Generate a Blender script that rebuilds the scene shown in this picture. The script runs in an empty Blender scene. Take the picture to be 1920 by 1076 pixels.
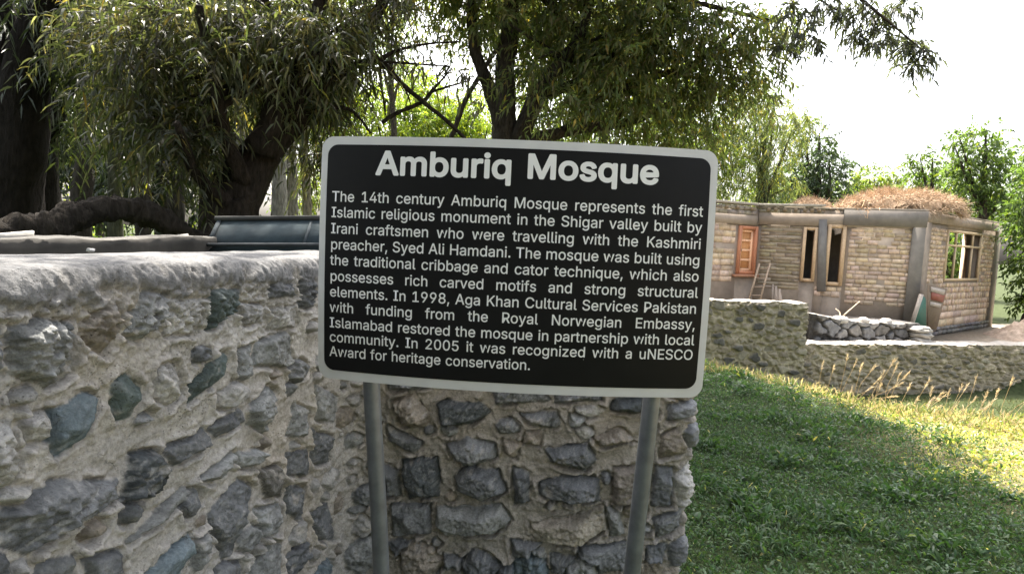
import bpy, math, random
import numpy as np
from mathutils import Vector, Matrix
C = bpy.context.scene.collection
sc = bpy.context.scene
rng = np.random.default_rng(7)
random.seed(7)
R_ = math.radians

# ------------------------------------------------------------------ camera
FPX, PITCH, ROLL, EYE = 1100.0, R_(4.5), R_(2.5), (0.0, 0.0, 1.5)
cam = bpy.data.cameras.new('camera')
cam.sensor_width = 36.0
cam.lens = 36.0 * FPX / 1920.0
cam.clip_start, cam.clip_end = 0.02, 2000.0
cam_o = bpy.data.objects.new('camera', cam)
C.objects.link(cam_o)
cam_m = Matrix.Rotation(math.pi / 2 - PITCH, 4, 'X') @ Matrix.Rotation(ROLL, 4, 'Z')
cam_o.matrix_world = Matrix.Translation(EYE) @ cam_m
sc.camera = cam_o
sc.render.resolution_x, sc.render.resolution_y = 1024, 573

# ------------------------------------------------------------------ sky, sun, exposure
SUN_AZ, SUN_EL = R_(-14.0), R_(60.0)          # azimuth from +Y towards +X
w = bpy.data.worlds.new('World')
sc.world = w
w.use_nodes = True
nt = w.node_tree
nt.nodes.clear()
sky = nt.nodes.new('ShaderNodeTexSky')
sky.sky_type = 'NISHITA'
sky.sun_disc = False
sky.sun_elevation = SUN_EL
sky.sun_rotation = SUN_AZ
sky.air_density, sky.dust_density, sky.ozone_density = 1.0, 7.0, 1.0
bg = nt.nodes.new('ShaderNodeBackground')
bg.inputs['Strength'].default_value = 0.15
wo = nt.nodes.new('ShaderNodeOutputWorld')
hs = nt.nodes.new('ShaderNodeHueSaturation')          # thin bright haze: the sky of the photo is almost white
hs.inputs['Saturation'].default_value = 0.45
nt.links.new(sky.outputs[0], hs.inputs['Color'])
nt.links.new(hs.outputs[0], bg.inputs['Color'])
nt.links.new(bg.outputs[0], wo.inputs['Surface'])
sun = bpy.data.lights.new('sun', 'SUN')
sun.energy, sun.angle, sun.color = 4.0, R_(0.5), (1.0, 0.93, 0.82)
sun_o = bpy.data.objects.new('sun', sun)
C.objects.link(sun_o)
SUN_DIR = Vector((math.sin(SUN_AZ) * math.cos(SUN_EL), math.cos(SUN_AZ) * math.cos(SUN_EL), math.sin(SUN_EL)))
sun_o.rotation_euler = SUN_DIR.to_track_quat('Z', 'Y').to_euler()
sun_o.location = (0, 0, 30)
sc.view_settings.view_transform = 'Standard'
sc.view_settings.look = 'None'
sc.view_settings.gamma = 1.0
sc.view_settings.exposure = 2.15
sc.cycles.use_denoising = True
sc.cycles.max_bounces = 6
sc.cycles.diffuse_bounces = 4
sc.cycles.transmission_bounces = 4
sc.cycles.caustics_reflective = False
sc.cycles.caustics_refractive = False

# ------------------------------------------------------------------ measuring helpers: a point of the place at a known depth or on a known wall
E3 = np.array(EYE)
RM = np.array(cam_m.to_3x3())
def ray(px, py):
    return RM @ np.array([(px - 960) / FPX, -(py - 538) / FPX, -1.0])
def at(px, py, depth):
    d = ray(px, py)
    return E3 + d * (depth / d[1])
def on_plane(px, py, A, B):
    """where the sight line through a photo point meets the upright plane over the plan line A-B: (distance along A-B, height)"""
    A, B = np.array(A[:2], float), np.array(B[:2], float)
    u = (B - A) / np.linalg.norm(B - A)
    n = np.array([-u[1], u[0]])
    d = ray(px, py)
    t = ((A - E3[:2]) @ n) / (d[:2] @ n)
    p = E3 + d * t
    return float((p[:2] - A) @ u), float(p[2])

# ------------------------------------------------------------------ noise
_pr = np.random.default_rng(3)
_perm = np.concatenate([_pr.permutation(256)] * 3)
_grad = _pr.normal(size=(256, 3))
_grad /= np.linalg.norm(_grad, axis=1)[:, None]
def perlin(p):
    p = np.asarray(p, float)
    i = np.floor(p).astype(int)
    f = p - i
    i &= 255
    u = f * f * f * (f * (f * 6 - 15) + 10)
    out = 0
    for dx in (0, 1):
        wx = u[:, 0] if dx else 1 - u[:, 0]
        for dy in (0, 1):
            wy = u[:, 1] if dy else 1 - u[:, 1]
            for dz in (0, 1):
                wz = u[:, 2] if dz else 1 - u[:, 2]
                h = _perm[_perm[_perm[(i[:, 0] + dx) & 255] + ((i[:, 1] + dy) & 255)] + ((i[:, 2] + dz) & 255)]
                out = out + wx * wy * wz * np.einsum('ij,ij->i', _grad[h], f - (dx, dy, dz))
    return out * 1.5
def fbm(p, octv=4, gain=0.5):
    p = np.asarray(p, float)
    s, a, o = 0, 1.0, 0
    for _ in range(octv):
        o = o + a * perlin(p * (2.03 ** s) + 17.3 * s)
        a *= gain
        s += 1
    return o
def sstep(a, b, x):
    t = np.clip((x - a) / (b - a), 0, 1)
    return t * t * (3 - 2 * t)

# ------------------------------------------------------------------ mesh helpers
class MB:
    """collects pieces and links them as ONE mesh object"""
    def __init__(s):
        s.v, s.f, s.c, s.n = [], [], [], 0
    def add(s, verts, faces, col=(.5, .5, .5)):
        verts = np.asarray(verts, float).reshape(-1, 3)
        s.v.append(verts)
        col = np.asarray(col, float)
        if col.ndim == 1:
            col = np.tile(col, (len(verts), 1))
        s.c.append(col)
        for f in (faces if isinstance(faces, list) else [faces]):
            f = np.asarray(f, int)
            if f.ndim == 1:
                f = f[None]
            s.f.append(f + s.n)
        s.n += len(verts)
    def build(s, name, mat, parent=None, smooth=False):
        V = np.concatenate(s.v)
        me = bpy.data.meshes.new(name)
        me.vertices.add(len(V))
        me.vertices.foreach_set('co', V.ravel())
        tot = np.concatenate([np.full(len(f), f.shape[1]) for f in s.f])
        loops = np.concatenate([f.ravel() for f in s.f])
        me.loops.add(len(loops))
        me.loops.foreach_set('vertex_index', loops)
        me.polygons.add(len(tot))
        me.polygons.foreach_set('loop_start', np.concatenate([[0], np.cumsum(tot)[:-1]]))
        me.polygons.foreach_set('loop_total', tot)
        if smooth:
            me.polygons.foreach_set('use_smooth', np.ones(len(tot), bool))
        a = me.color_attributes.new('Col', 'FLOAT_COLOR', 'POINT')
        cc = np.concatenate(s.c)
        a.data.foreach_set('color', np.concatenate([cc, np.ones((len(cc), 1))], 1).ravel())
        me.update()
        me.validate()
        me.materials.append(mat)
        o = bpy.data.objects.new(name, me)
        C.objects.link(o)
        if parent is not None:
            o.parent = parent
            o.matrix_parent_inverse = Matrix.Translation(-Vector(parent.location))
        return o
BOXF = np.array([[0, 3, 2, 1], [4, 5, 6, 7], [0, 1, 5, 4], [1, 2, 6, 5], [2, 3, 7, 6], [3, 0, 4, 7]])
def box_pts(o, U, N, Z, u0, u1, n0, n1, z0, z1):
    o, U, N, Z = (np.asarray(k, float) for k in (o, U, N, Z))
    q = [(u0, n0, z0), (u1, n0, z0), (u1, n1, z0), (u0, n1, z0), (u0, n0, z1), (u1, n0, z1), (u1, n1, z1), (u0, n1, z1)]
    return np.array([o + U * a + N * b + Z * c for a, b, c in q])
def spline(pts, n):
    P = np.asarray(pts, float)
    if len(P) < 3:
        t = np.linspace(0, 1, n)[:, None]
        return P[0] * (1 - t) + P[-1] * t
    Q = np.vstack([2 * P[0] - P[1], P, 2 * P[-1] - P[-2]])
    out = []
    for x in np.linspace(0, len(P) - 1 - 1e-9, n):
        i = int(x)
        t = x - i
        a, b, c, d = Q[i], Q[i + 1], Q[i + 2], Q[i + 3]
        out.append(.5 * (2 * b + (c - a) * t + (2 * a - 5 * b + 4 * c - d) * t * t + (3 * b - a - 3 * c + d) * t ** 3))
    return np.array(out)
def add_tube(mb, pts, rad, seg=8, col=(.1, .1, .1), rough=0.0, cap=True):
    P = np.asarray(pts, float)
    n = len(P)
    rad = np.broadcast_to(np.asarray(rad, float), (n,)) if np.ndim(rad) < 1 or len(np.atleast_1d(rad)) == n else np.interp(np.linspace(0, 1, n), np.linspace(0, 1, len(rad)), rad)
    T = np.gradient(P, axis=0)
    T /= np.linalg.norm(T, axis=1)[:, None] + 1e-9
    ref = np.array([0.31, 0.92, 0.2])
    if abs(T[0] @ ref) > .95:
        ref = np.array([1., 0, 0])
    A = ref - T * (T @ ref)[:, None]
    A /= np.linalg.norm(A, axis=1)[:, None] + 1e-9
    B = np.cross(T, A)
    th = np.linspace(0, 2 * np.pi, seg, endpoint=False)
    ring = A[:, None] * np.cos(th)[None, :, None] + B[:, None] * np.sin(th)[None, :, None]
    r = rad[:, None] * np.ones((n, seg))
    if rough:
        q = (P[:, None] + ring * rad[:, None, None]).reshape(-1, 3)
        nn = fbm(q * np.array([1, 1, .45]) * 7 / max(rad.max() * 6, .3), 4, .6).reshape(n, seg)
        r = r * (1 + rough * nn)
    V = (P[:, None] + ring * r[..., None]).reshape(-1, 3)
    i = np.arange(n - 1)[:, None] * seg
    j = np.arange(seg)[None]
    k = (np.arange(seg) + 1)[None] % seg
    F = np.stack([i + j, i + k, i + seg + k, i + seg + j], -1).reshape(-1, 4)
    fs = [F]
    if cap:
        fs += [np.arange(seg)[::-1][None], (np.arange(seg) + (n - 1) * seg)[None]]
    mb.add(V, fs, col)
def grid_faces(ns, nv):
    i = np.arange(ns - 1)[:, None] * nv
    j = np.arange(nv - 1)[None]
    return np.stack([i + j, i + nv + j, i + nv + j + 1, i + j + 1], -1).reshape(-1, 4)
def empty(name, loc, label=None, cat=None, group=None):
    o = bpy.data.objects.new(name, None)
    C.objects.link(o)
    o.location = [float(k) for k in loc]
    o.empty_display_size = .2
    return tag(o, label, cat, group)
def tag(o, label=None, cat=None, group=None, kind=None):
    for k, v in (('label', label), ('category', cat), ('group', group), ('kind', kind)):
        if v:
            o[k] = v
    return o

# ------------------------------------------------------------------ materials
def mat_new(name):
    m = bpy.data.materials.new(name)
    m.use_nodes = True
    n = m.node_tree.nodes
    return m, n, m.node_tree.links, n['Principled BSDF']
def attr_mat(name, rough=.85, noise_scale=40., var=.25, bump=.3, bump_dist=.01, spec=.3, detail=6, metal=0., stretch=(1, 1, 1)):
    m, n, l, p = mat_new(name)
    a = n.new('ShaderNodeAttribute'); a.attribute_name = 'Col'
    tc = n.new('ShaderNodeTexCoord')
    nz = n.new('ShaderNodeTexNoise')
    nz.inputs['Scale'].default_value = noise_scale
    nz.inputs['Detail'].default_value = detail
    nz.inputs['Roughness'].default_value = .65
    mp = n.new('ShaderNodeMapping'); mp.inputs['Scale'].default_value = stretch
    l.new(tc.outputs['Object'], mp.inputs['Vector']); l.new(mp.outputs[0], nz.inputs['Vector'])
    mr = n.new('ShaderNodeMapRange')
    mr.inputs['From Min'].default_value, mr.inputs['From Max'].default_value = .3, .7
    mr.inputs['To Min'].default_value, mr.inputs['To Max'].default_value = 1 - var, 1 + var
    l.new(nz.outputs['Fac'], mr.inputs['Value'])
    mx = n.new('ShaderNodeVectorMath'); mx.operation = 'SCALE'
    l.new(a.outputs['Color'], mx.inputs[0]); l.new(mr.outputs[0], mx.inputs['Scale'])
    l.new(mx.outputs[0], p.inputs['Base Color'])
    p.inputs['Roughness'].default_value = rough
    p.inputs['Specular IOR Level'].default_value = spec
    p.inputs['Metallic'].default_value = metal
    if bump:
        b = n.new('ShaderNodeBump')
        b.inputs['Strength'].default_value = bump
        b.inputs['Distance'].default_value = bump_dist
        l.new(nz.outputs['Fac'], b.inputs['Height'])
        l.new(b.outputs[0], p.inputs['Normal'])
    return m
def leaf_mat(name, trans=.35, rough=.45, spec=.4, tint=(1.25, 1.35, .55)):
    m, n, l, p = mat_new(name)
    a = n.new('ShaderNodeAttribute'); a.attribute_name = 'Col'
    l.new(a.outputs['Color'], p.inputs['Base Color'])
    p.inputs['Roughness'].default_value = rough
    p.inputs['Specular IOR Level'].default_value = spec
    t = n.new('ShaderNodeBsdfTranslucent')
    mu = n.new('ShaderNodeVectorMath'); mu.operation = 'MULTIPLY'
    mu.inputs[1].default_value = [k * 1.6 for k in tint]
    l.new(a.outputs['Color'], mu.inputs[0]); l.new(mu.outputs[0], t.inputs['Color'])
    x = n.new('ShaderNodeMixShader'); x.inputs[0].default_value = trans
    l.new(p.outputs[0], x.inputs[1]); l.new(t.outputs[0], x.inputs[2])
    l.new(x.outputs[0], n['Material Output'].inputs['Surface'])
    return m
M_STONE = attr_mat('rubble_masonry', .9, 130, .3, .8, .006, .22, 8)
def crack_nodes(m):
    """hairline cracks and pits in patches, with crevice shade put into the colour"""
    n, l = m.node_tree.nodes, m.node_tree.links
    p = n['Principled BSDF']
    tc = n.new('ShaderNodeTexCoord')
    dn = n.new('ShaderNodeTexNoise'); dn.inputs['Scale'].default_value = 24; dn.inputs['Detail'].default_value = 5
    l.new(tc.outputs['Object'], dn.inputs['Vector'])
    sc_ = n.new('ShaderNodeVectorMath'); sc_.operation = 'MULTIPLY_ADD'; sc_.inputs[1].default_value = (.05, .05, .05)
    l.new(dn.outputs['Color'], sc_.inputs[0]); l.new(tc.outputs['Object'], sc_.inputs[2])
    v = n.new('ShaderNodeTexVoronoi'); v.feature = 'DISTANCE_TO_EDGE'; v.inputs['Scale'].default_value = 26
    l.new(sc_.outputs[0], v.inputs['Vector'])
    th = n.new('ShaderNodeMapRange'); th.inputs['From Min'].default_value = .0; th.inputs['From Max'].default_value = .035; th.inputs['To Min'].default_value = 1; th.inputs['To Max'].default_value = 0
    l.new(v.outputs['Distance'], th.inputs['Value'])
    mk = n.new('ShaderNodeTexNoise'); mk.inputs['Scale'].default_value = 11; mk.inputs['Detail'].default_value = 4
    l.new(tc.outputs['Object'], mk.inputs['Vector'])
    mm = n.new('ShaderNodeMapRange'); mm.inputs['From Min'].default_value = .6; mm.inputs['From Max'].default_value = .7
    l.new(mk.outputs['Fac'], mm.inputs['Value'])
    cr = n.new('ShaderNodeMath'); cr.operation = 'MULTIPLY'; l.new(th.outputs[0], cr.inputs[0]); l.new(mm.outputs[0], cr.inputs[1])
    v2 = n.new('ShaderNodeTexVoronoi'); v2.inputs['Scale'].default_value = 120; l.new(tc.outputs['Object'], v2.inputs['Vector'])
    pt = n.new('ShaderNodeMapRange'); pt.inputs['From Min'].default_value = .12; pt.inputs['From Max'].default_value = .3; pt.inputs['To Min'].default_value = 1; pt.inputs['To Max'].default_value = 0
    l.new(v2.outputs['Distance'], pt.inputs['Value'])
    inv = n.new('ShaderNodeMapRange'); inv.inputs['From Min'].default_value = .5; inv.inputs['From Max'].default_value = .4
    l.new(mk.outputs['Fac'], inv.inputs['Value'])
    pm = n.new('ShaderNodeMath'); pm.operation = 'MULTIPLY'; l.new(pt.outputs[0], pm.inputs[0]); l.new(inv.outputs[0], pm.inputs[1])
    mx = n.new('ShaderNodeMath'); mx.operation = 'MAXIMUM'; l.new(cr.outputs[0], mx.inputs[0]); l.new(pm.outputs[0], mx.inputs[1])
    old_c = p.inputs['Base Color'].links[0].from_socket
    mi = n.new('ShaderNodeMix'); mi.data_type = 'RGBA'; mi.inputs['B'].default_value = (.07, .06, .05, 1)  # shade in the cracks, mixed into the base colour
    f = n.new('ShaderNodeMath'); f.operation = 'MULTIPLY'; f.inputs[1].default_value = .4; l.new(mx.outputs[0], f.inputs[0])
    l.new(f.outputs[0], mi.inputs['Factor']); l.new(old_c, mi.inputs['A']); l.new(mi.outputs['Result'], p.inputs['Base Color'])
    ob = p.inputs['Normal'].links[0].from_node
    b = n.new('ShaderNodeBump'); b.invert = True; b.inputs['Strength'].default_value = .6; b.inputs['Distance'].default_value = .004
    l.new(mx.outputs[0], b.inputs['Height']); l.new(ob.outputs[0], b.inputs['Normal']); l.new(b.outputs[0], p.inputs['Normal'])
crack_nodes(M_STONE)
M_RUBBLE = attr_mat('far_rubble_masonry', .95, 14, .2, .5, .03, .15)
M_CEMENT = attr_mat('cement_render', .95, 5, .16, .3, .02, .15, 8)
M_BRICK = attr_mat('mud_brick', .95, 14, .24, .5, .009, .1, 9)
M_WOOD = attr_mat('sawn_wood', .7, 30, .2, .3, .004, .3)
M_BARK = attr_mat('bark', .95, 30, .6, 1., .06, .12, 9, stretch=(1, 1, .3))
M_SOIL = attr_mat('soil', 1., 9, .35, .6, .03, .1, 10)
M_METAL = attr_mat('painted_metal', .55, 30, .15, .1, .002, .4)
M_STRAW = attr_mat('straw', .9, 20, .2, 0, .01, .15)
M_LEAF = leaf_mat('willow_leaf', .22, .42, .45)
M_LEAF_MID = leaf_mat('tall_tree_leaf', .5, .42, .45)
M_LEAF_SUN = leaf_mat('broad_leaf', .42, .5, .35)
M_GRASS = leaf_mat('grass_blade', .35, .42, .4)
M_DRY = leaf_mat('dry_grass', .35, .7, .2, (1.2, 1.1, .8))

# ------------------------------------------------------------------ ground
def edge_y(x):
    return np.interp(x, [-40, 0.5, 2.6, 3.2, 3.7, 4.6, 7, 40], [12.5, 9.5, 7.3, 6.5, 5.7, 5.35, 5.3, 5.2])
def ground_z(x, y):
    x, y = np.asarray(x, float), np.asarray(y, float)
    d = y - edge_y(x)
    z = -1.5 * sstep(0.0, 2.4, d) * sstep(-1.5, 1.5, x)
    z = z + .9 * sstep(13.3, 13.9, y) * sstep(-1.5, 1.5, x)
    q = np.stack([x.ravel(), y.ravel(), 0 * x.ravel()], 1)
    return z + (.05 * fbm(q * .5, 3) + .018 * fbm(q * 2.3, 3)).reshape(x.shape)
gx = np.concatenate([np.linspace(-400, -14, 12), np.arange(-12, 22, .22), np.linspace(24, 400, 12)])
gy = np.concatenate([np.linspace(-100, -4, 6), np.arange(-2, 26, .22), np.linspace(28, 900, 14)])
GX, GY = np.meshgrid(gx, gy, indexing='ij')
GZ = ground_z(GX, GY)
mb = MB()
dry_lit_f = sstep(2.6, 4.0, GX + .4 * fbm(np.stack([GX.ravel(), GY.ravel(), GX.ravel() * 0], 1) * .8, 3).reshape(GX.shape))
gcol = (1 - dry_lit_f)[..., None] * np.array([.03, .042, .017]) + dry_lit_f[..., None] * np.array([.2, .165, .095])  # dry earth, with the sunlit strip put into its colour
beyond = sstep(.5, 1.3, GY - edge_y(GX))[..., None]
gcol = gcol * (1 - beyond) + beyond * np.array([.045, .056, .024])  # darker soil past the lawn edge, ditch shade put into its colour
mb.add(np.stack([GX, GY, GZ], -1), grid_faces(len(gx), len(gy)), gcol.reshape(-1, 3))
tag(mb.build('ground', M_SOIL, smooth=True), kind='structure')

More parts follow.
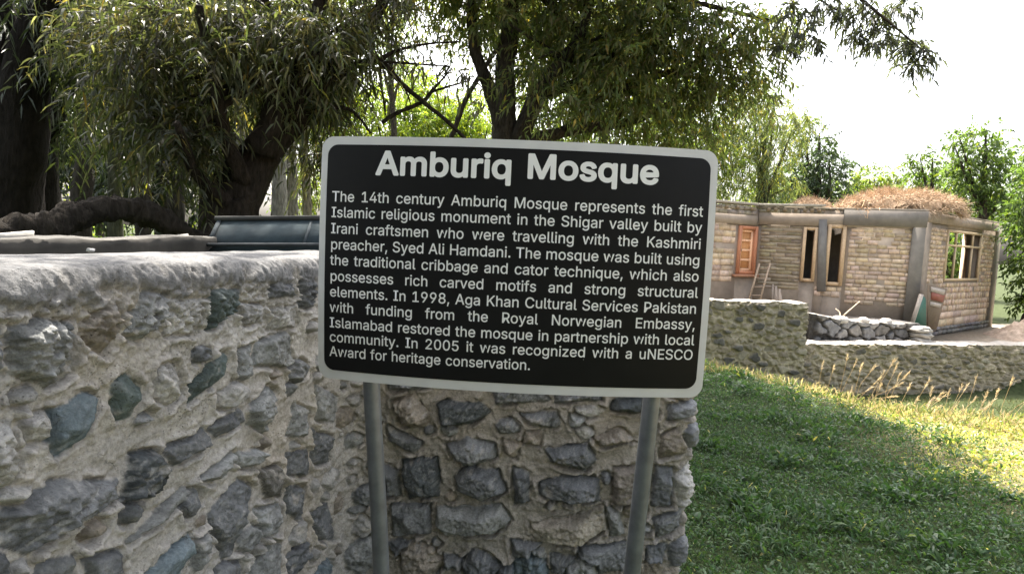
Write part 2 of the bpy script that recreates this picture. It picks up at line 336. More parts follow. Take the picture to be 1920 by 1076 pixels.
# letter outlines: character, advance, closed outlines in thousandths of the letter size
GLYPHS = r"""
,188:38,-119 68,71 137,71 84,-119
.188:95,-4 78,-1 63,9 53,24 50,41 53,59 63,73 78,83 95,87 113,83 128,73 138,59 141,41 138,24 128,9 113,-1
0453:227,-7 191,-3 158,7 130,24 105,48 85,77 69,113 57,155 50,202 48,254 50,306 57,353 69,395 85,431 106,461 130,484 159,502 191,512 227,516 262,512 295,502 323,484 348,461 368,431 384,395 396,353 403,306 405,254 403,202 396,155 384,113 368,77 348,48 323,24 295,7 263,-3|227,50 250,52 271,60 290,74 306,92 320,116 330,144 338,176 342,213 344,254 342,295 338,332 330,365 320,393 306,416 290,435 271,449 250,457 227,460 203,457 182,449 163,435 147,416 134,393 123,365 115,332 111,295 109,254 111,213 115,176 123,144 134,116 147,92 163,74 182,60 203,52
1453:76,0 76,55 391,55 391,0|276,509 276,0 212,0 212,448 209,448 86,358 86,427 198,509
2453:64,0 64,47 234,229 252,248 268,266 282,282 299,305 311,327 318,348 320,371 317,397 308,419 293,436 273,449 250,457 224,460 196,457 172,447 153,433 139,413 130,390 127,362 66,362 68,391 75,418 86,442 102,464 121,482 143,496 168,507 196,513 225,516 254,513 281,507 306,497 328,482 346,465 361,445 372,423 379,398 381,372 378,345 371,318 363,299 351,280 336,259 317,235 294,209 267,180 153,60 153,57 389,57 389,0
4453:40,105 40,158 247,509 311,509 109,166 109,163 413,163 413,105|282,0 282,121 282,146 282,318 343,318 343,0
5453:221,-7 192,-5 165,1 140,11 118,25 99,41 83,60 71,82 63,105 60,130 122,130 127,108 138,89 154,73 173,60 196,52 221,50 250,53 276,64 298,82 314,104 324,131 328,162 326,183 321,203 314,221 297,244 275,262 248,273 218,277 192,275 167,268 145,258 128,246 67,253 96,509 366,509 366,452 151,452 134,301 136,301 155,315 178,325 203,331 229,334 252,332 274,328 294,321 313,311 330,299 345,285 358,269 370,251 379,231 386,210 390,187 391,163 388,132 381,102 369,76 352,52 332,32 309,15 282,3 253,-4
8453:226,-7 193,-5 163,1 136,11 111,25 91,42 74,62 62,84 54,109 52,135 53,156 58,176 65,195 81,220 101,241 125,256 153,265 153,267 129,276 109,289 93,308 80,330 73,354 70,380 73,405 79,429 90,450 106,469 124,485 146,498 170,508 197,514 226,516 255,514 282,508 306,498 328,485 346,469 361,450 373,429 379,405 382,380 379,354 372,330 359,308 343,289 323,276 300,267 300,265 327,256 351,241 372,220 387,195 395,176 399,156 401,135 398,109 391,84 378,62 362,42 341,25 317,11 289,1 259,-5|226,49 258,52 285,60 307,74 323,91 333,113 337,139 333,165 322,189 305,208 283,223 256,232 226,235 196,232 169,223 147,208 130,189 119,165 115,139 119,113 129,91 145,74 167,60 185,54 205,50|226,290 252,292 274,300 293,313 307,330 316,351 319,376 316,399 308,420 294,437 275,449 252,457 226,460 200,457 177,449 159,437 145,420 136,399 133,376 136,351 145,330 159,313 178,300 201,292
9453:226,516 256,513 285,506 310,494 333,478 352,458 368,434 380,408 387,378 389,347 387,322 382,296 373,270 359,240 340,207 315,168 200,0 130,0 301,248 307,248 299,234 287,221 273,210 257,202 238,196 218,195 188,197 161,203 137,214 116,229 98,247 83,269 72,294 66,321 64,352 66,382 73,411 85,436 101,459 120,479 143,494 168,506 196,513|226,460 199,457 174,446 154,429 138,407 129,381 125,352 129,322 138,295 154,274 174,257 199,247 226,243 254,247 279,257 299,273 314,295 324,321 327,350 324,381 314,407 299,429 279,446 254,457
A480:16,0 201,509 276,509 463,0 395,0 287,302 280,323 272,346 264,372 255,402 244,438 232,478 245,478 233,437 222,402 213,371 204,345 197,322 191,302 85,0|110,142 110,199 370,199 370,142
C510:267,-7 225,-3 186,7 150,25 119,49 92,79 70,115 53,157 44,203 40,254 44,305 53,352 70,393 92,429 119,459 150,484 186,501 225,512 267,516 293,514 317,511 340,504 362,496 383,485 402,471 419,456 435,438 448,418 459,397 467,373 473,348 408,348 401,373 389,395 375,413 357,428 337,440 315,449 292,454 267,456 237,453 209,445 184,432 161,414 141,391 125,364 113,332 106,295 103,254 106,213 113,177 125,145 141,117 161,94 184,76 210,63 237,56 267,53 292,55 315,60 337,69 357,81 375,96 389,114 401,136 408,160 473,160 467,135 459,112 448,91 435,71 420,53 402,38 383,24 363,13 341,5 317,-2 293,-6
E419:60,0 60,509 372,509 372,452 125,452 125,286 355,286 355,229 125,229 125,57 375,57 375,0
H517:60,0 60,509 125,509 125,289 392,289 392,509 457,509 457,0 392,0 392,232 125,232 125,0
I300:31,0 31,57 118,57 118,452 31,452 31,509 269,509 269,452 183,452 183,57 269,57 269,0
K467:104,145 104,216 122,239 139,261 157,282 174,303 193,324 212,344 364,509 448,509 231,276 228,276|60,0 60,509 125,509 125,334 124,225 125,193 125,0|372,0 188,259 228,309 449,0
M628:60,0 60,509 152,509 277,187 282,174 287,159 293,141 299,123 305,103 311,84 317,65 322,49 307,49 312,65 318,83 324,102 330,121 336,140 342,158 348,174 352,187 476,509 568,509 568,0 504,0 504,291 504,308 504,327 505,347 505,369 506,413 507,435 507,457 513,457 505,433 498,409 490,386 482,363 474,341 467,322 461,305 456,291 342,0 286,0 170,291 165,304 159,321 152,340 145,361 137,384 129,408 121,432 112,457 119,457 119,437 120,416 120,394 121,372 122,328 122,309 122,291 122,0
N523:60,0 60,509 136,509 343,183 352,169 363,151 375,130 388,107 401,82 414,55 405,54 402,81 401,108 400,134 399,157 399,178 399,195 399,509 463,509 463,0 387,0 202,290 190,310 177,331 164,354 148,381 136,402 123,425 108,452 119,454 120,429 121,406 122,384 123,354 124,328 125,307 125,291 125,0
O533:267,-7 225,-3 186,7 150,25 119,49 92,79 70,115 53,157 44,203 40,254 44,305 53,352 70,393 92,429 119,459 150,484 186,501 225,512 267,516 309,512 348,501 384,484 415,459 442,429 464,393 480,352 490,305 493,254 490,203 480,157 464,115 442,79 415,49 384,25 348,7 309,-3|267,53 296,55 324,63 349,76 372,94 392,116 408,144 420,176 428,213 430,254 428,295 420,332 408,365 392,392 372,415 349,433 324,446 296,453 267,456 237,453 210,445 184,433 161,415 142,392 125,364 113,332 106,295 103,254 106,213 113,176 125,144 142,117 161,94 184,76 210,63 237,55
P445:60,0 60,509 235,509 272,506 305,499 332,487 356,471 375,452 390,430 400,404 407,377 409,348 407,318 400,291 390,265 375,243 356,223 332,207 305,195 272,188 235,186 109,186 109,242 233,242 257,244 279,248 297,256 318,272 333,294 342,319 344,348 342,376 333,402 318,423 297,439 279,446 257,451 232,452 125,452 125,0
R449:60,0 60,509 236,509 273,506 305,500 333,489 356,473 376,455 390,433 401,408 407,381 409,352 407,323 401,296 390,271 376,250 356,232 333,217 305,206 273,200 236,198 96,198 96,255 234,255 258,256 280,260 298,267 319,281 334,300 342,324 345,352 342,380 334,405 319,425 298,440 279,446 258,451 233,452 125,452 125,0|353,0 230,229 303,229 428,0
S447:224,-9 188,-7 156,-1 128,9 102,23 81,40 64,60 51,83 42,109 38,137 104,137 110,110 123,88 142,71 166,59 194,52 224,49 246,50 267,54 286,60 311,74 329,92 341,114 346,139 342,161 332,179 316,193 296,205 272,214 245,222 184,239 145,253 112,269 86,289 67,313 56,341 52,372 54,400 62,425 75,448 92,468 113,484 138,498 165,508 195,514 227,516 259,514 289,508 316,498 340,484 360,468 377,449 390,427 398,403 401,378 337,378 332,402 320,421 302,437 280,449 254,456 225,459 194,456 167,448 145,435 129,418 118,398 115,376 119,352 131,334 148,319 169,308 191,300 212,293 264,279 287,272 312,264 336,252 359,238 379,220 395,198 402,180 407,161 408,139 406,112 399,87 386,64 370,43 349,25 323,11 294,0 261,-7
T449:32,452 32,509 417,509 417,452 257,452 257,0 193,0 193,452
a389:160,-9 137,-7 115,-3 94,5 76,15 60,29 48,45 38,63 32,84 30,108 34,138 43,161 58,179 78,193 100,203 125,211 152,216 178,220 209,224 234,227 252,230 265,235 273,243 276,255 276,257 273,279 267,297 256,311 240,322 220,329 196,331 171,329 149,322 132,313 118,301 107,288 100,274 41,291 51,313 64,331 79,346 95,358 114,368 133,375 153,380 173,383 194,384 215,383 239,379 263,372 286,360 306,343 322,320 330,301 335,278 337,251 337,0 277,0 277,52 272,52 264,38 252,25 236,12 215,1 190,-6|170,45 202,49 228,59 248,74 263,93 272,115 276,138 276,190 270,186 259,182 246,179 231,176 216,173 200,171 186,169 175,168 154,164 134,159 117,150 103,139 95,124 92,105 94,87 102,72 114,61 130,52 149,47
b424:229,-8 198,-5 172,4 153,17 138,31 127,46 118,59 112,59 112,0 53,0 53,509 114,509 114,319 118,319 127,331 137,346 152,360 171,373 197,381 229,384 259,382 287,374 313,361 335,342 354,320 370,293 381,261 388,227 390,189 388,151 381,116 370,84 355,57 336,34 313,16 288,3 260,-6|220,47 242,49 262,55 279,66 294,80 306,97 316,117 323,139 327,163 328,189 327,215 323,239 316,261 307,281 295,298 280,311 262,322 243,328 220,330 198,328 178,322 161,312 147,299 134,282 125,263 118,241 114,216 113,189 114,162 118,138 125,115 135,95 147,78 162,65 179,55 198,49
c396:207,-8 174,-5 144,3 117,16 93,35 72,58 56,85 44,116 37,150 34,187 37,225 44,260 56,291 72,318 93,341 117,360 144,374 174,382 207,384 234,383 260,377 284,368 305,356 324,341 340,322 353,301 362,277 303,262 298,276 290,289 281,301 270,311 257,319 242,325 226,329 207,330 184,328 163,321 145,310 130,296 118,278 108,258 102,236 98,212 96,187 98,163 102,139 108,117 118,97 130,80 145,66 163,55 184,49 207,46 226,48 243,52 258,58 271,66 282,76 292,89 299,102 304,117 363,102 354,78 341,56 325,37 306,21 285,9 261,-1 235,-6
d424:195,-8 165,-6 137,3 111,16 89,34 70,57 55,84 43,116 36,151 34,189 36,227 43,261 55,293 70,320 89,342 112,361 137,374 165,382 196,384 228,381 253,373 272,360 287,346 298,331 306,319 311,319 311,509 372,509 372,0 313,0 313,59 307,59 298,46 287,31 272,17 252,4 227,-5|205,47 226,49 246,55 263,65 278,78 290,95 299,115 306,138 310,162 312,189 310,216 306,241 300,263 290,282 278,299 263,312 246,322 227,328 205,330 182,328 162,322 145,311 130,298 118,281 108,261 102,239 98,215 96,189 98,163 102,139 109,117 118,97 130,80 145,66 162,55 182,49
e404:212,-8 177,-5 145,3 117,16 92,35 72,58 56,85 44,116 37,150 34,187 36,224 44,258 55,290 71,317 91,340 115,359 142,373 172,382 205,384 226,383 246,380 266,374 285,366 303,355 319,341 334,324 347,305 357,282 365,256 370,227 371,194 371,169 75,169 75,221 338,221 310,202 308,226 304,248 298,269 283,294 263,314 237,326 205,330 183,328 164,323 146,313 125,294 109,270 99,241 96,211 96,178 98,151 102,127 110,106 121,88 135,73 151,61 169,53 190,48 212,46 234,48 254,53 271,61 285,73 297,88 306,105 365,91 353,63 335,39 320,26 302,14 283,4 261,-3 237,-7
f254:228,379 228,327 6,327 6,379|81,0 81,432 84,461 96,486 113,505 135,519 161,527 187,530 207,529 222,527 234,524 243,521 227,468 222,470 215,472 206,473 195,474 171,470 154,460 145,443 142,419 142,0
g425:207,-151 180,-149 156,-146 134,-140 105,-127 82,-110 64,-91 51,-69 101,-41 110,-53 122,-66 136,-78 154,-88 178,-95 207,-97 236,-95 261,-87 282,-75 298,-58 308,-34 311,-6 311,68 306,68 298,56 287,41 272,28 252,16 227,8 195,5 165,7 138,14 113,27 90,43 71,65 55,90 43,120 36,154 34,191 36,229 43,263 55,293 71,320 90,342 112,361 138,374 166,382 196,384 228,382 253,373 273,360 288,346 299,331 308,319 313,319 313,379 372,379 372,-9 370,-40 363,-67 350,-90 334,-109 314,-124 291,-136 265,-144 237,-149|205,59 227,61 246,66 264,75 285,95 300,121 307,142 311,166 312,193 311,219 307,242 300,264 291,283 279,299 264,312 247,322 227,328 205,330 182,328 163,322 145,312 130,298 118,282 109,262 102,241 98,218 96,193 98,167 102,144 109,123 124,96 145,76 163,66 183,61
h410:114,227 114,0 53,0 53,509 114,509 114,287 102,287 116,319 132,344 152,362 175,374 200,382 227,384 252,383 275,377 295,369 313,356 328,340 341,321 350,298 355,271 357,240 357,0 296,0 296,235 293,263 286,286 273,304 256,318 235,326 210,329 184,326 161,317 141,303 126,283 117,257
i167:53,0 53,379 114,379 114,0|84,443 67,446 54,455 44,468 41,483 44,499 54,512 67,521 84,524 100,521 114,512 123,499 126,483 123,468 114,455 100,446
k381:110,137 110,212 121,212 284,379 360,379 184,199 177,199|53,0 53,509 114,509 114,0|294,0 148,186 191,229 372,0
l189:139,-2 112,0 91,8 74,20 62,37 55,59 53,84 53,509 114,509 114,99 115,77 120,62 130,54 146,52 154,52 160,53 165,53 170,54 181,3 172,1 162,-1 151,-2
m610:53,0 53,379 112,379 112,295 108,295 118,323 132,346 151,363 172,376 195,384 219,386 245,383 268,375 287,361 303,342 314,320 321,295 312,295 322,321 337,343 357,361 381,375 407,383 437,386 458,385 478,380 497,372 514,361 529,346 541,328 550,307 555,283 557,255 557,0 496,0 496,254 493,279 485,298 473,313 447,326 419,330 395,328 374,320 358,307 345,290 338,270 335,247 335,0 274,0 274,260 269,288 253,311 229,326 199,330 178,328 158,320 140,307 126,289 117,266 114,238 114,0
n410:114,227 114,0 53,0 53,379 112,379 112,287 102,287 116,319 132,344 152,362 175,374 200,382 227,384 252,383 275,377 295,369 313,356 328,340 341,321 350,298 355,271 357,240 357,0 296,0 296,235 293,263 286,286 273,304 256,318 235,326 210,329 184,326 161,317 141,303 126,283 117,257
o415:207,-8 174,-5 144,3 117,16 93,35 72,58 56,85 44,116 37,150 34,187 37,225 44,260 56,291 72,318 93,341 117,360 144,374 174,382 207,384 241,382 271,374 299,360 323,341 343,318 359,291 371,260 379,225 381,187 379,150 371,116 359,85 343,58 323,35 299,16 271,3 241,-5|207,46 231,49 252,55 270,66 285,80 298,97 307,117 314,139 318,163 319,187 318,212 314,236 307,258 298,278 285,296 270,310 252,321 231,328 207,330 184,328 163,321 145,310 130,296 118,278 108,258 102,236 98,212 96,187 98,163 102,139 108,117 118,97 130,80 145,66 163,55 184,49
p424:53,-143 53,379 112,379 112,319 118,319 126,331 137,346 152,360 171,373 197,381 229,384 259,382 287,374 313,361 335,342 354,320 370,293 381,261 388,227 390,189 388,151 381,116 370,84 355,57 336,34 313,16 288,3 260,-6 229,-8 198,-5 173,4 153,17 138,31 127,46 118,59 114,59 114,-143|220,47 242,49 262,55 279,66 294,80 306,97 316,117 323,139 327,163 328,189 327,215 323,239 316,261 307,281 295,298 280,311 262,322 243,328 220,330 198,328 178,322 161,312 147,299 134,282 125,263 118,241 114,216 113,189 114,162 118,138 125,115 135,95 147,78 162,65 179,55 198,49
q424:372,-143 311,-143 311,59 306,59 298,46 287,31 272,17 252,4 227,-5 195,-8 165,-6 137,3 111,16 89,34 70,57 55,84 43,116 36,151 34,189 36,227 43,261 55,293 70,320 89,342 112,361 137,374 165,382 196,384 228,381 253,373 272,360 287,346 298,331 307,319 313,319 313,379 372,379|205,47 226,49 246,55 263,65 278,78 290,95 299,115 306,138 310,162 312,189 310,216 306,241 300,263 290,282 278,299 263,312 246,322 227,328 205,330 182,328 162,322 145,311 130,298 118,281 108,261 102,239 98,215 96,189 98,163 102,139 109,117 118,97 130,80 145,66 162,55 182,49
r259:53,0 53,379 112,379 112,321 115,321 130,347 152,367 171,377 191,383 213,385 221,385 229,384 243,384 243,322 239,323 230,324 219,325 207,326 182,323 159,315 140,301 126,284 117,262 114,237 114,0
s365:182,-8 157,-7 133,-3 112,3 93,12 76,24 62,38 50,54 41,73 36,94 94,107 105,79 124,60 150,49 181,45 206,47 227,53 244,62 262,81 268,103 265,121 254,136 237,147 212,155 149,170 118,180 92,192 72,208 58,227 50,249 47,274 49,295 55,314 65,332 79,347 95,360 115,370 137,378 161,383 187,384 212,383 234,379 254,372 279,358 299,339 314,316 324,290 268,277 258,298 243,316 219,328 187,333 156,329 131,317 114,299 109,277 112,258 124,243 144,232 172,223 229,209 261,200 287,187 306,171 320,153 328,131 331,107 329,85 323,65 312,47 298,31 281,18 260,6 236,-2 210,-7
t227:204,379 204,327 6,327 6,379|65,471 126,471 126,98 128,76 136,61 150,53 170,50 177,50 185,51 194,52 202,54 213,2 203,-1 192,-3 180,-4 168,-4 138,-1 113,7 92,21 77,41 68,64 65,93
u410:182,-5 158,-3 135,2 115,11 97,23 82,39 69,59 60,82 54,109 53,139 53,379 114,379 114,144 116,117 124,94 137,75 154,61 175,53 200,50 226,53 249,62 268,77 283,97 293,122 296,153 296,379 357,379 357,0 298,0 298,92 307,92 294,60 277,35 257,17 234,5 209,-3
v389:163,0 17,379 84,379 165,155 173,132 180,110 187,87 193,64 199,42 206,21 184,21 191,42 197,64 203,87 209,110 216,132 224,155 305,379 371,379 226,0
w567:138,0 23,379 87,379 133,214 140,190 147,164 154,137 161,107 168,75 175,41 165,41 172,74 179,105 186,135 192,163 199,189 206,214 252,379 316,379 362,214 368,189 375,163 382,136 388,106 395,75 402,41 391,41 399,75 406,106 413,135 420,163 427,189 434,214 480,379 545,379 429,0 368,0 319,172 312,198 305,225 297,252 291,280 284,309 277,338 291,338 284,309 277,280 270,252 263,225 255,198 248,172 199,0
y389:47,-139 61,-86 71,-87 88,-90 104,-89 118,-84 130,-74 141,-58 151,-36 163,-1 17,379 84,379 165,155 173,132 180,109 187,87 193,64 199,42 206,21 184,21 190,42 196,64 202,87 209,110 216,132 224,155 305,379 371,379 204,-58 191,-85 177,-107 159,-124 139,-136 117,-143 91,-145 77,-145 65,-143 54,-141
z380:42,0 42,46 254,320 254,323 48,323 48,379 333,379 333,331 126,60 126,56 339,56 339,0
"""
# ------------------------------------------------------------------ near stone wall (L-shaped, one thing)
K = np.array([-0.535, 1.95])                       # inner corner of the two faces
PL = np.array([-0.771, 0.88])
dl = (K - PL) / np.linalg.norm(K - PL)
P0 = K - dl * 4.2                                   # runs on past the photographer
PE = np.array([0.605, 1.86])                        # free end of the front leg
df = (PE - K) / np.linalg.norm(PE - K)
TH = .42
nl = np.array([-dl[1], dl[0]])                      # into the wall
nf = np.array([-df[1], df[0]])
PE2 = PE + nf * TH
def isect(p, d, q, e):
    t = np.linalg.solve(np.array([d, -e]).T, q - p)[0]
    return p + d * t
K2 = isect(K + nl * TH, dl, K + nf * TH, df)
P02 = P0 + nl * TH
def fillet(a, b, c, r, n):
    u, v = (a - b) / np.linalg.norm(a - b), (c - b) / np.linalg.norm(c - b)
    t = np.linspace(0, 1, n)[:, None]
    return (b + u * r) * (1 - t) ** 2 + 2 * b * t * (1 - t) + (b + v * r) * t * t
def seg(a, b, step):
    n = max(2, int(np.linalg.norm(b - a) / step))
    return a + (b - a) * np.linspace(0, 1, n, endpoint=False)[:, None]
fa, fb, fc, fd = fillet(P0, K, PE, .09, 30), fillet(K, PE, PE2, .07, 24), fillet(PE, PE2, K2, .07, 10), fillet(PE2, K2, P02, .07, 8)
FS = .0034
vis = K - dl * 1.55
path = np.vstack([seg(P0, vis, .03), seg(vis, fa[0], FS), fa[:-1], seg(fa[-1], fb[0], FS), fb[:-1], seg(fb[-1], fc[0], .012), fc[:-1],
                  seg(fc[-1], fd[0], .03), fd[:-1], seg(fd[-1], P02, .05), P02[None]])
S = np.concatenate([[0], np.cumsum(np.linalg.norm(np.diff(path, axis=0), axis=1))])
tan = np.gradient(path, axis=0)
tan /= np.linalg.norm(tan, axis=1)[:, None]
nrm = np.stack([tan[:, 1], -tan[:, 0]], 1)          # outward
s_K = S[np.argmin(np.linalg.norm(path - K, axis=1))]
s_E = S[np.argmin(np.linalg.norm(path - PE, axis=1))]
ZT = 1.424
zf = np.concatenate([np.linspace(-.2, .34, 22, endpoint=False), np.arange(.34, ZT - .047, FS)])
th = np.linspace(0, np.pi / 2, 12)
off = np.concatenate([0 * zf, .045 * (1 - np.cos(th))])
zz = np.concatenate([zf, ZT - .045 + .045 * np.sin(th)])
NS, NV = len(path), len(zz)
SS, ZZ = np.meshgrid(S, zz, indexing='ij')
BX = path[:, None, 0] - nrm[:, None, 0] * off[None]
BY = path[:, None, 1] - nrm[:, None, 1] * off[None]
BP = np.stack([BX, BY, ZZ], -1)
def L5(*q): return [(x / 1.666, 430 + y / 1.666) for x, y in q]
def F6(*q): return [(600 + x / 2.595, 680 + y / 2.595) for x, y in q]
G1, G2, G3, G4, BL, DK, BR = (.165, .17, .168), (.11, .115, .12), (.085, .09, .096), (.235, .23, .22), (.10, .125, .14), (.05, .056, .06), (.175, .155, .13)
DG = (.07, .088, .085)
stones = [  # (photo outline, colour, how far it stands out, roughness)
 (L5((60,310),(150,280),(245,290),(250,440),(180,485),(70,445)), G1, .03, 1.5), (L5((-40,300),(20,300),(30,420),(0,445),(-40,440)), G2, .02, 1),
 (L5((290,300),(330,250),(385,240),(390,300),(350,380),(295,340)), BR, .02, 1.2), (L5((405,320),(470,205),(540,200),(530,270),(450,340)), G1, .025, 1.4),
 (L5((548,215),(655,215),(660,310),(530,330)), G4, .012, .8), (L5((668,190),(752,190),(755,250),(715,270),(668,310)), DG, .022, .5),
 (L5((760,230),(830,230),(840,280),(770,300)), G4, .02, 1), (L5((845,170),(920,165),(925,205),(850,215)), G3, .02, .8),
 (L5((945,130),(985,120),(985,245),(945,240)), G3, .02, .8), (L5((815,355),(905,320),(925,420),(800,425)), G1, .02, 1),
 (L5((755,370),(800,360),(790,450),(750,490)), G1, .015, 1), (L5((690,380),(715,385),(705,450),(600,535),(605,480)), DG, .02, .6),
 (L5((505,430),(560,410),(580,500),(540,550),(500,520)), G4, .02, 1.2), (L5((370,480),(415,435),(455,490),(430,575),(385,590)), DG, .02, .6),
 (L5((200,560),(290,505),(325,515),(285,650),(215,690),(190,640)), BL, .024, .35), (L5((-30,590),(70,580),(90,700),(60,790),(-30,800)), G4, .03, 1.8),
 (L5((530,680),(650,620),(670,665),(560,725)), G2, .02, .6), (L5((672,612),(765,555),(780,590),(690,645)), G2, .018, .6),
 (L5((430,700),(500,685),(535,740),(500,830),(405,838)), DK, .04, 1.6), (L5((30,880),(180,780),(390,770),(395,830),(230,920),(100,1000),(40,970)), G2, .042, 1.8),
 (L5((635,770),(740,685),(752,710),(690,780)), G1, .02, .7), (L5((756,690),(830,680),(835,720),(760,740)), G1, .025, 1),
 (L5((790,560),(840,480),(870,500),(835,630),(800,600)), G1, .03, 1.2), (L5((815,740),(880,730),(890,820),(840,830)), (.1,.095,.085), .025, .9),
 (L5((665,880),(760,770),(800,800),(745,1000),(710,1020)), G2, .025, .8), (L5((440,1090),(600,940),(612,1000),(560,1090)), BL, .025, .4),
 (L5((290,1010),(390,990),(400,1060),(300,1090)), G2, .02, .5), (L5((615,960),(660,940),(670,990),(620,1060)), G1, .025, 1.4),
 (L5((905,690),(970,680),(975,760),(905,760)), G2, .02, .9), (L5((420,960),(590,790),(610,810),(520,900)), G1, .016, .6),
 (L5((-40,990),(40,1000),(45,1090),(-40,1090)), G3, .02, .5), (L5((900,1010),(960,960),(975,1000),(910,1090)), G3, .02, .8),
 (L5((800,970),(830,970),(840,1000),(800,1010)), G4, .02, 1), (L5((980,880),(1030,850),(1050,960),(1000,960)), G2, .02, 1),
 (L5((810,865),(880,850),(880,940),(820,950)), G1, .02, 1), (L5((905,785),(965,800),(950,900),(905,880)), G2, .018, 1), (L5((985,620),(1040,640),(1030,720),(985,730)), G2, .018, 1),
 (L5((930,540),(975,560),(960,640),(900,640)), G1, .02, 1), (L5((990,480),(1060,520),(1050,600),(1000,590)), G1, .02, 1),
 (L5((-40,490),(20,500),(20,560),(-40,570)), G4, .015, 1), (L5((95,590),(180,560),(175,640),(110,660)), G4, .014, 1.4), (L5((100,850),(30,830),(60,800),(140,790)), G4, .02, 1.5),
 (L5((860,250),(930,240),(935,300),(850,310)), G4, .015, 1), (L5((250,1010),(150,1020),(120,1070),(240,1080)), G2, .012, .5),
 (L5((855,960),(890,980),(870,1090),(800,1090),(790,1050)), G1, .018, .9), (L5((690,1040),(770,1020),(770,1100),(690,1100)), G2, .018, .9),
 (F6((550,200),(600,180),(780,190),(810,240),(720,290),(580,300)), DK, .024, .7), (F6((340,190),(440,150),(520,250),(500,310),(380,300)), BR, .04, 2),
 (F6((960,250),(1130,240),(1150,290),(1130,320),(1000,300)), G2, .02, 1.3), (F6((590,400),(700,360),(830,400),(840,460),(720,500),(640,470)), G2, .035, 1),
 (F6((380,470),(550,460),(570,550),(560,640),(420,660),(380,540)), DK, .028, .9), (F6((640,560),(700,500),(850,520),(890,620),(780,670),(660,620)), G3, .034, 1.2),
 (F6((920,510),(1000,530),(1000,670),(930,690)), G3, .025, .9), (F6((1080,420),(1280,390),(1330,470),(1270,520),(1100,480)), G3, .03, 1),
 (F6((1050,580),(1150,550),(1345,560),(1345,665),(1200,680),(1050,640)), G3, .032, .8), (F6((1310,360),(1440,320),(1530,380),(1350,400)), BR, .03, 1.8),
 (F6((1410,510),(1540,490),(1520,680),(1400,690)), (.14,.125,.11), .022, .7), (F6((550,700),(860,690),(910,760),(830,830),(600,830),(545,780)), G1, .032, .8),
 (F6((1010,780),(1200,740),(1360,690),(1380,800),(1250,880),(1020,860)), (.22,.2,.17), .026, .9), (F6((1245,880),(1480,870),(1480,1000),(1300,1020),(1240,950)), G2, .022, .7),
 (F6((910,860),(1060,870),(1000,950),(930,930)), G2, .02, .7), (F6((1380,700),(1440,720),(1470,830),(1390,840)), G1, .018, .8),
 (F6((1640,350),(1735,300),(1765,440),(1640,460)), BR, .02, .8), (F6((1745,330),(1880,290),(1880,400),(1790,440)), G2, .03, .4),
 (F6((1615,500),(1700,510),(1690,690),(1600,690)), G3, .02, .6), (F6((1705,560),(1850,470),(1850,620),(1730,780)), G4, .03, 1.8),
 (F6((1600,760),(1750,700),(1740,800),(1620,850)), G2, .02, 1.1), (F6((1570,890),(1660,880),(1640,1060),(1560,1060)), G3, .02, .7),
 (F6((1670,890),(1800,850),(1800,960),(1680,1000)), G2, .03, 1.2), (F6((1680,200),(1850,190),(1850,260),(1670,280)), G2, .03, 1.3),
 (F6((1420,170),(1550,170),(1540,240),(1400,230)), DK, .03, .5), (F6((1200,250),(1280,250),(1250,320),(1200,310)), G1, .02, 1),
 (F6((870,370),(960,390),(930,460),(880,440)), BR, .035, 1.6), (F6((580,920),(750,960),(730,1010),(590,990)), G2, .018, .7),
 (F6((800,990),(960,980),(1000,1060),(800,1060)), G3, .016, .6), (F6((310,870),(480,860),(520,930),(350,940)), G3, .016, .6),
 (F6((480,950),(570,960),(550,1060),(470,1040)), G2, .02, 1), (F6((1100,920),(1230,940),(1230,1010),(1110,1020)), G2, .018, .8),
 (F6((310,300),(480,380),(440,440),(320,380)), G2, .02, .9), (F6((290,500),(360,520),(370,640),(300,650)), G2, .02, .8), (F6((330,690),(520,680),(520,820),(340,840)), G2, .02, .7),
 (F6((1010,900),(1080,890),(1080,960),(1020,970)), G1, .016, .8), (F6((980,330),(1060,330),(1050,400),(970,390)), BR, .02, 1),
 (F6((820,90),(1000,80),(1100,180),(840,200)), G2, .02, 1), (F6((1120,60),(1330,60),(1350,180),(1130,190)), G2, .02, 1), (F6((300,40),(500,40),(520,120),(320,130)), G2, .02, 1),
]
leftd = np.linalg.norm(path - K, axis=1)
Q = np.stack([SS.ravel() * 1.0, ZZ.ravel(), 0 * ZZ.ravel()], 1)
i_vis0, i_vis1 = np.searchsorted(S, s_K - 1.56), np.searchsorted(S, s_E + .5)
base = .012 * fbm(Q * 3.1, 3) + .006 * fbm(Q * 11 + 5, 4)
H = base.reshape(NS, NV)
fine = (.0025 * fbm(Q * 45 + 9, 3)).reshape(NS, NV)
rock = (np.abs(fbm(Q * np.array([26, 30, 1]) + 31, 5, .6))).reshape(NS, NV)
grit = (fbm(Q * 85 + 200, 3, .6)).reshape(NS, NV)
mlump = (np.abs(fbm(Q * np.array([9, 13, 1]) + 300, 4, .55))).reshape(NS, NV)
strat = (fbm(np.stack([Q[:, 0] * 9 + Q[:, 1] * 30, Q[:, 1] * 60 - Q[:, 0] * 14, Q[:, 2]], 1), 3)).reshape(NS, NV)
H = H + .008 * (mlump - .3)
warp = (.007 * fbm(Q * 13 + 50, 3)).reshape(NS, NV)
blot = (fbm(Q * 17 + 80, 4, .6)).reshape(NS, NV)
mort = np.array([.375, .358, .333]) * (1 + .13 * fbm(Q * 6 + 3, 4, .6) + .10 * fbm(Q * 40 + 70, 2))[:, None]
warmth = sstep(-.3, .6, fbm(Q * 2.2 + 120, 2))[:, None]
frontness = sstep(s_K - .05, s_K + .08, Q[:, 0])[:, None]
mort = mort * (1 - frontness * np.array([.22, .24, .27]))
mort = mort * (1 - warmth * np.array([.0, .04, .1]))
COLW = mort.reshape(NS, NV, 3)
best = np.full((NS, NV), -1.0)
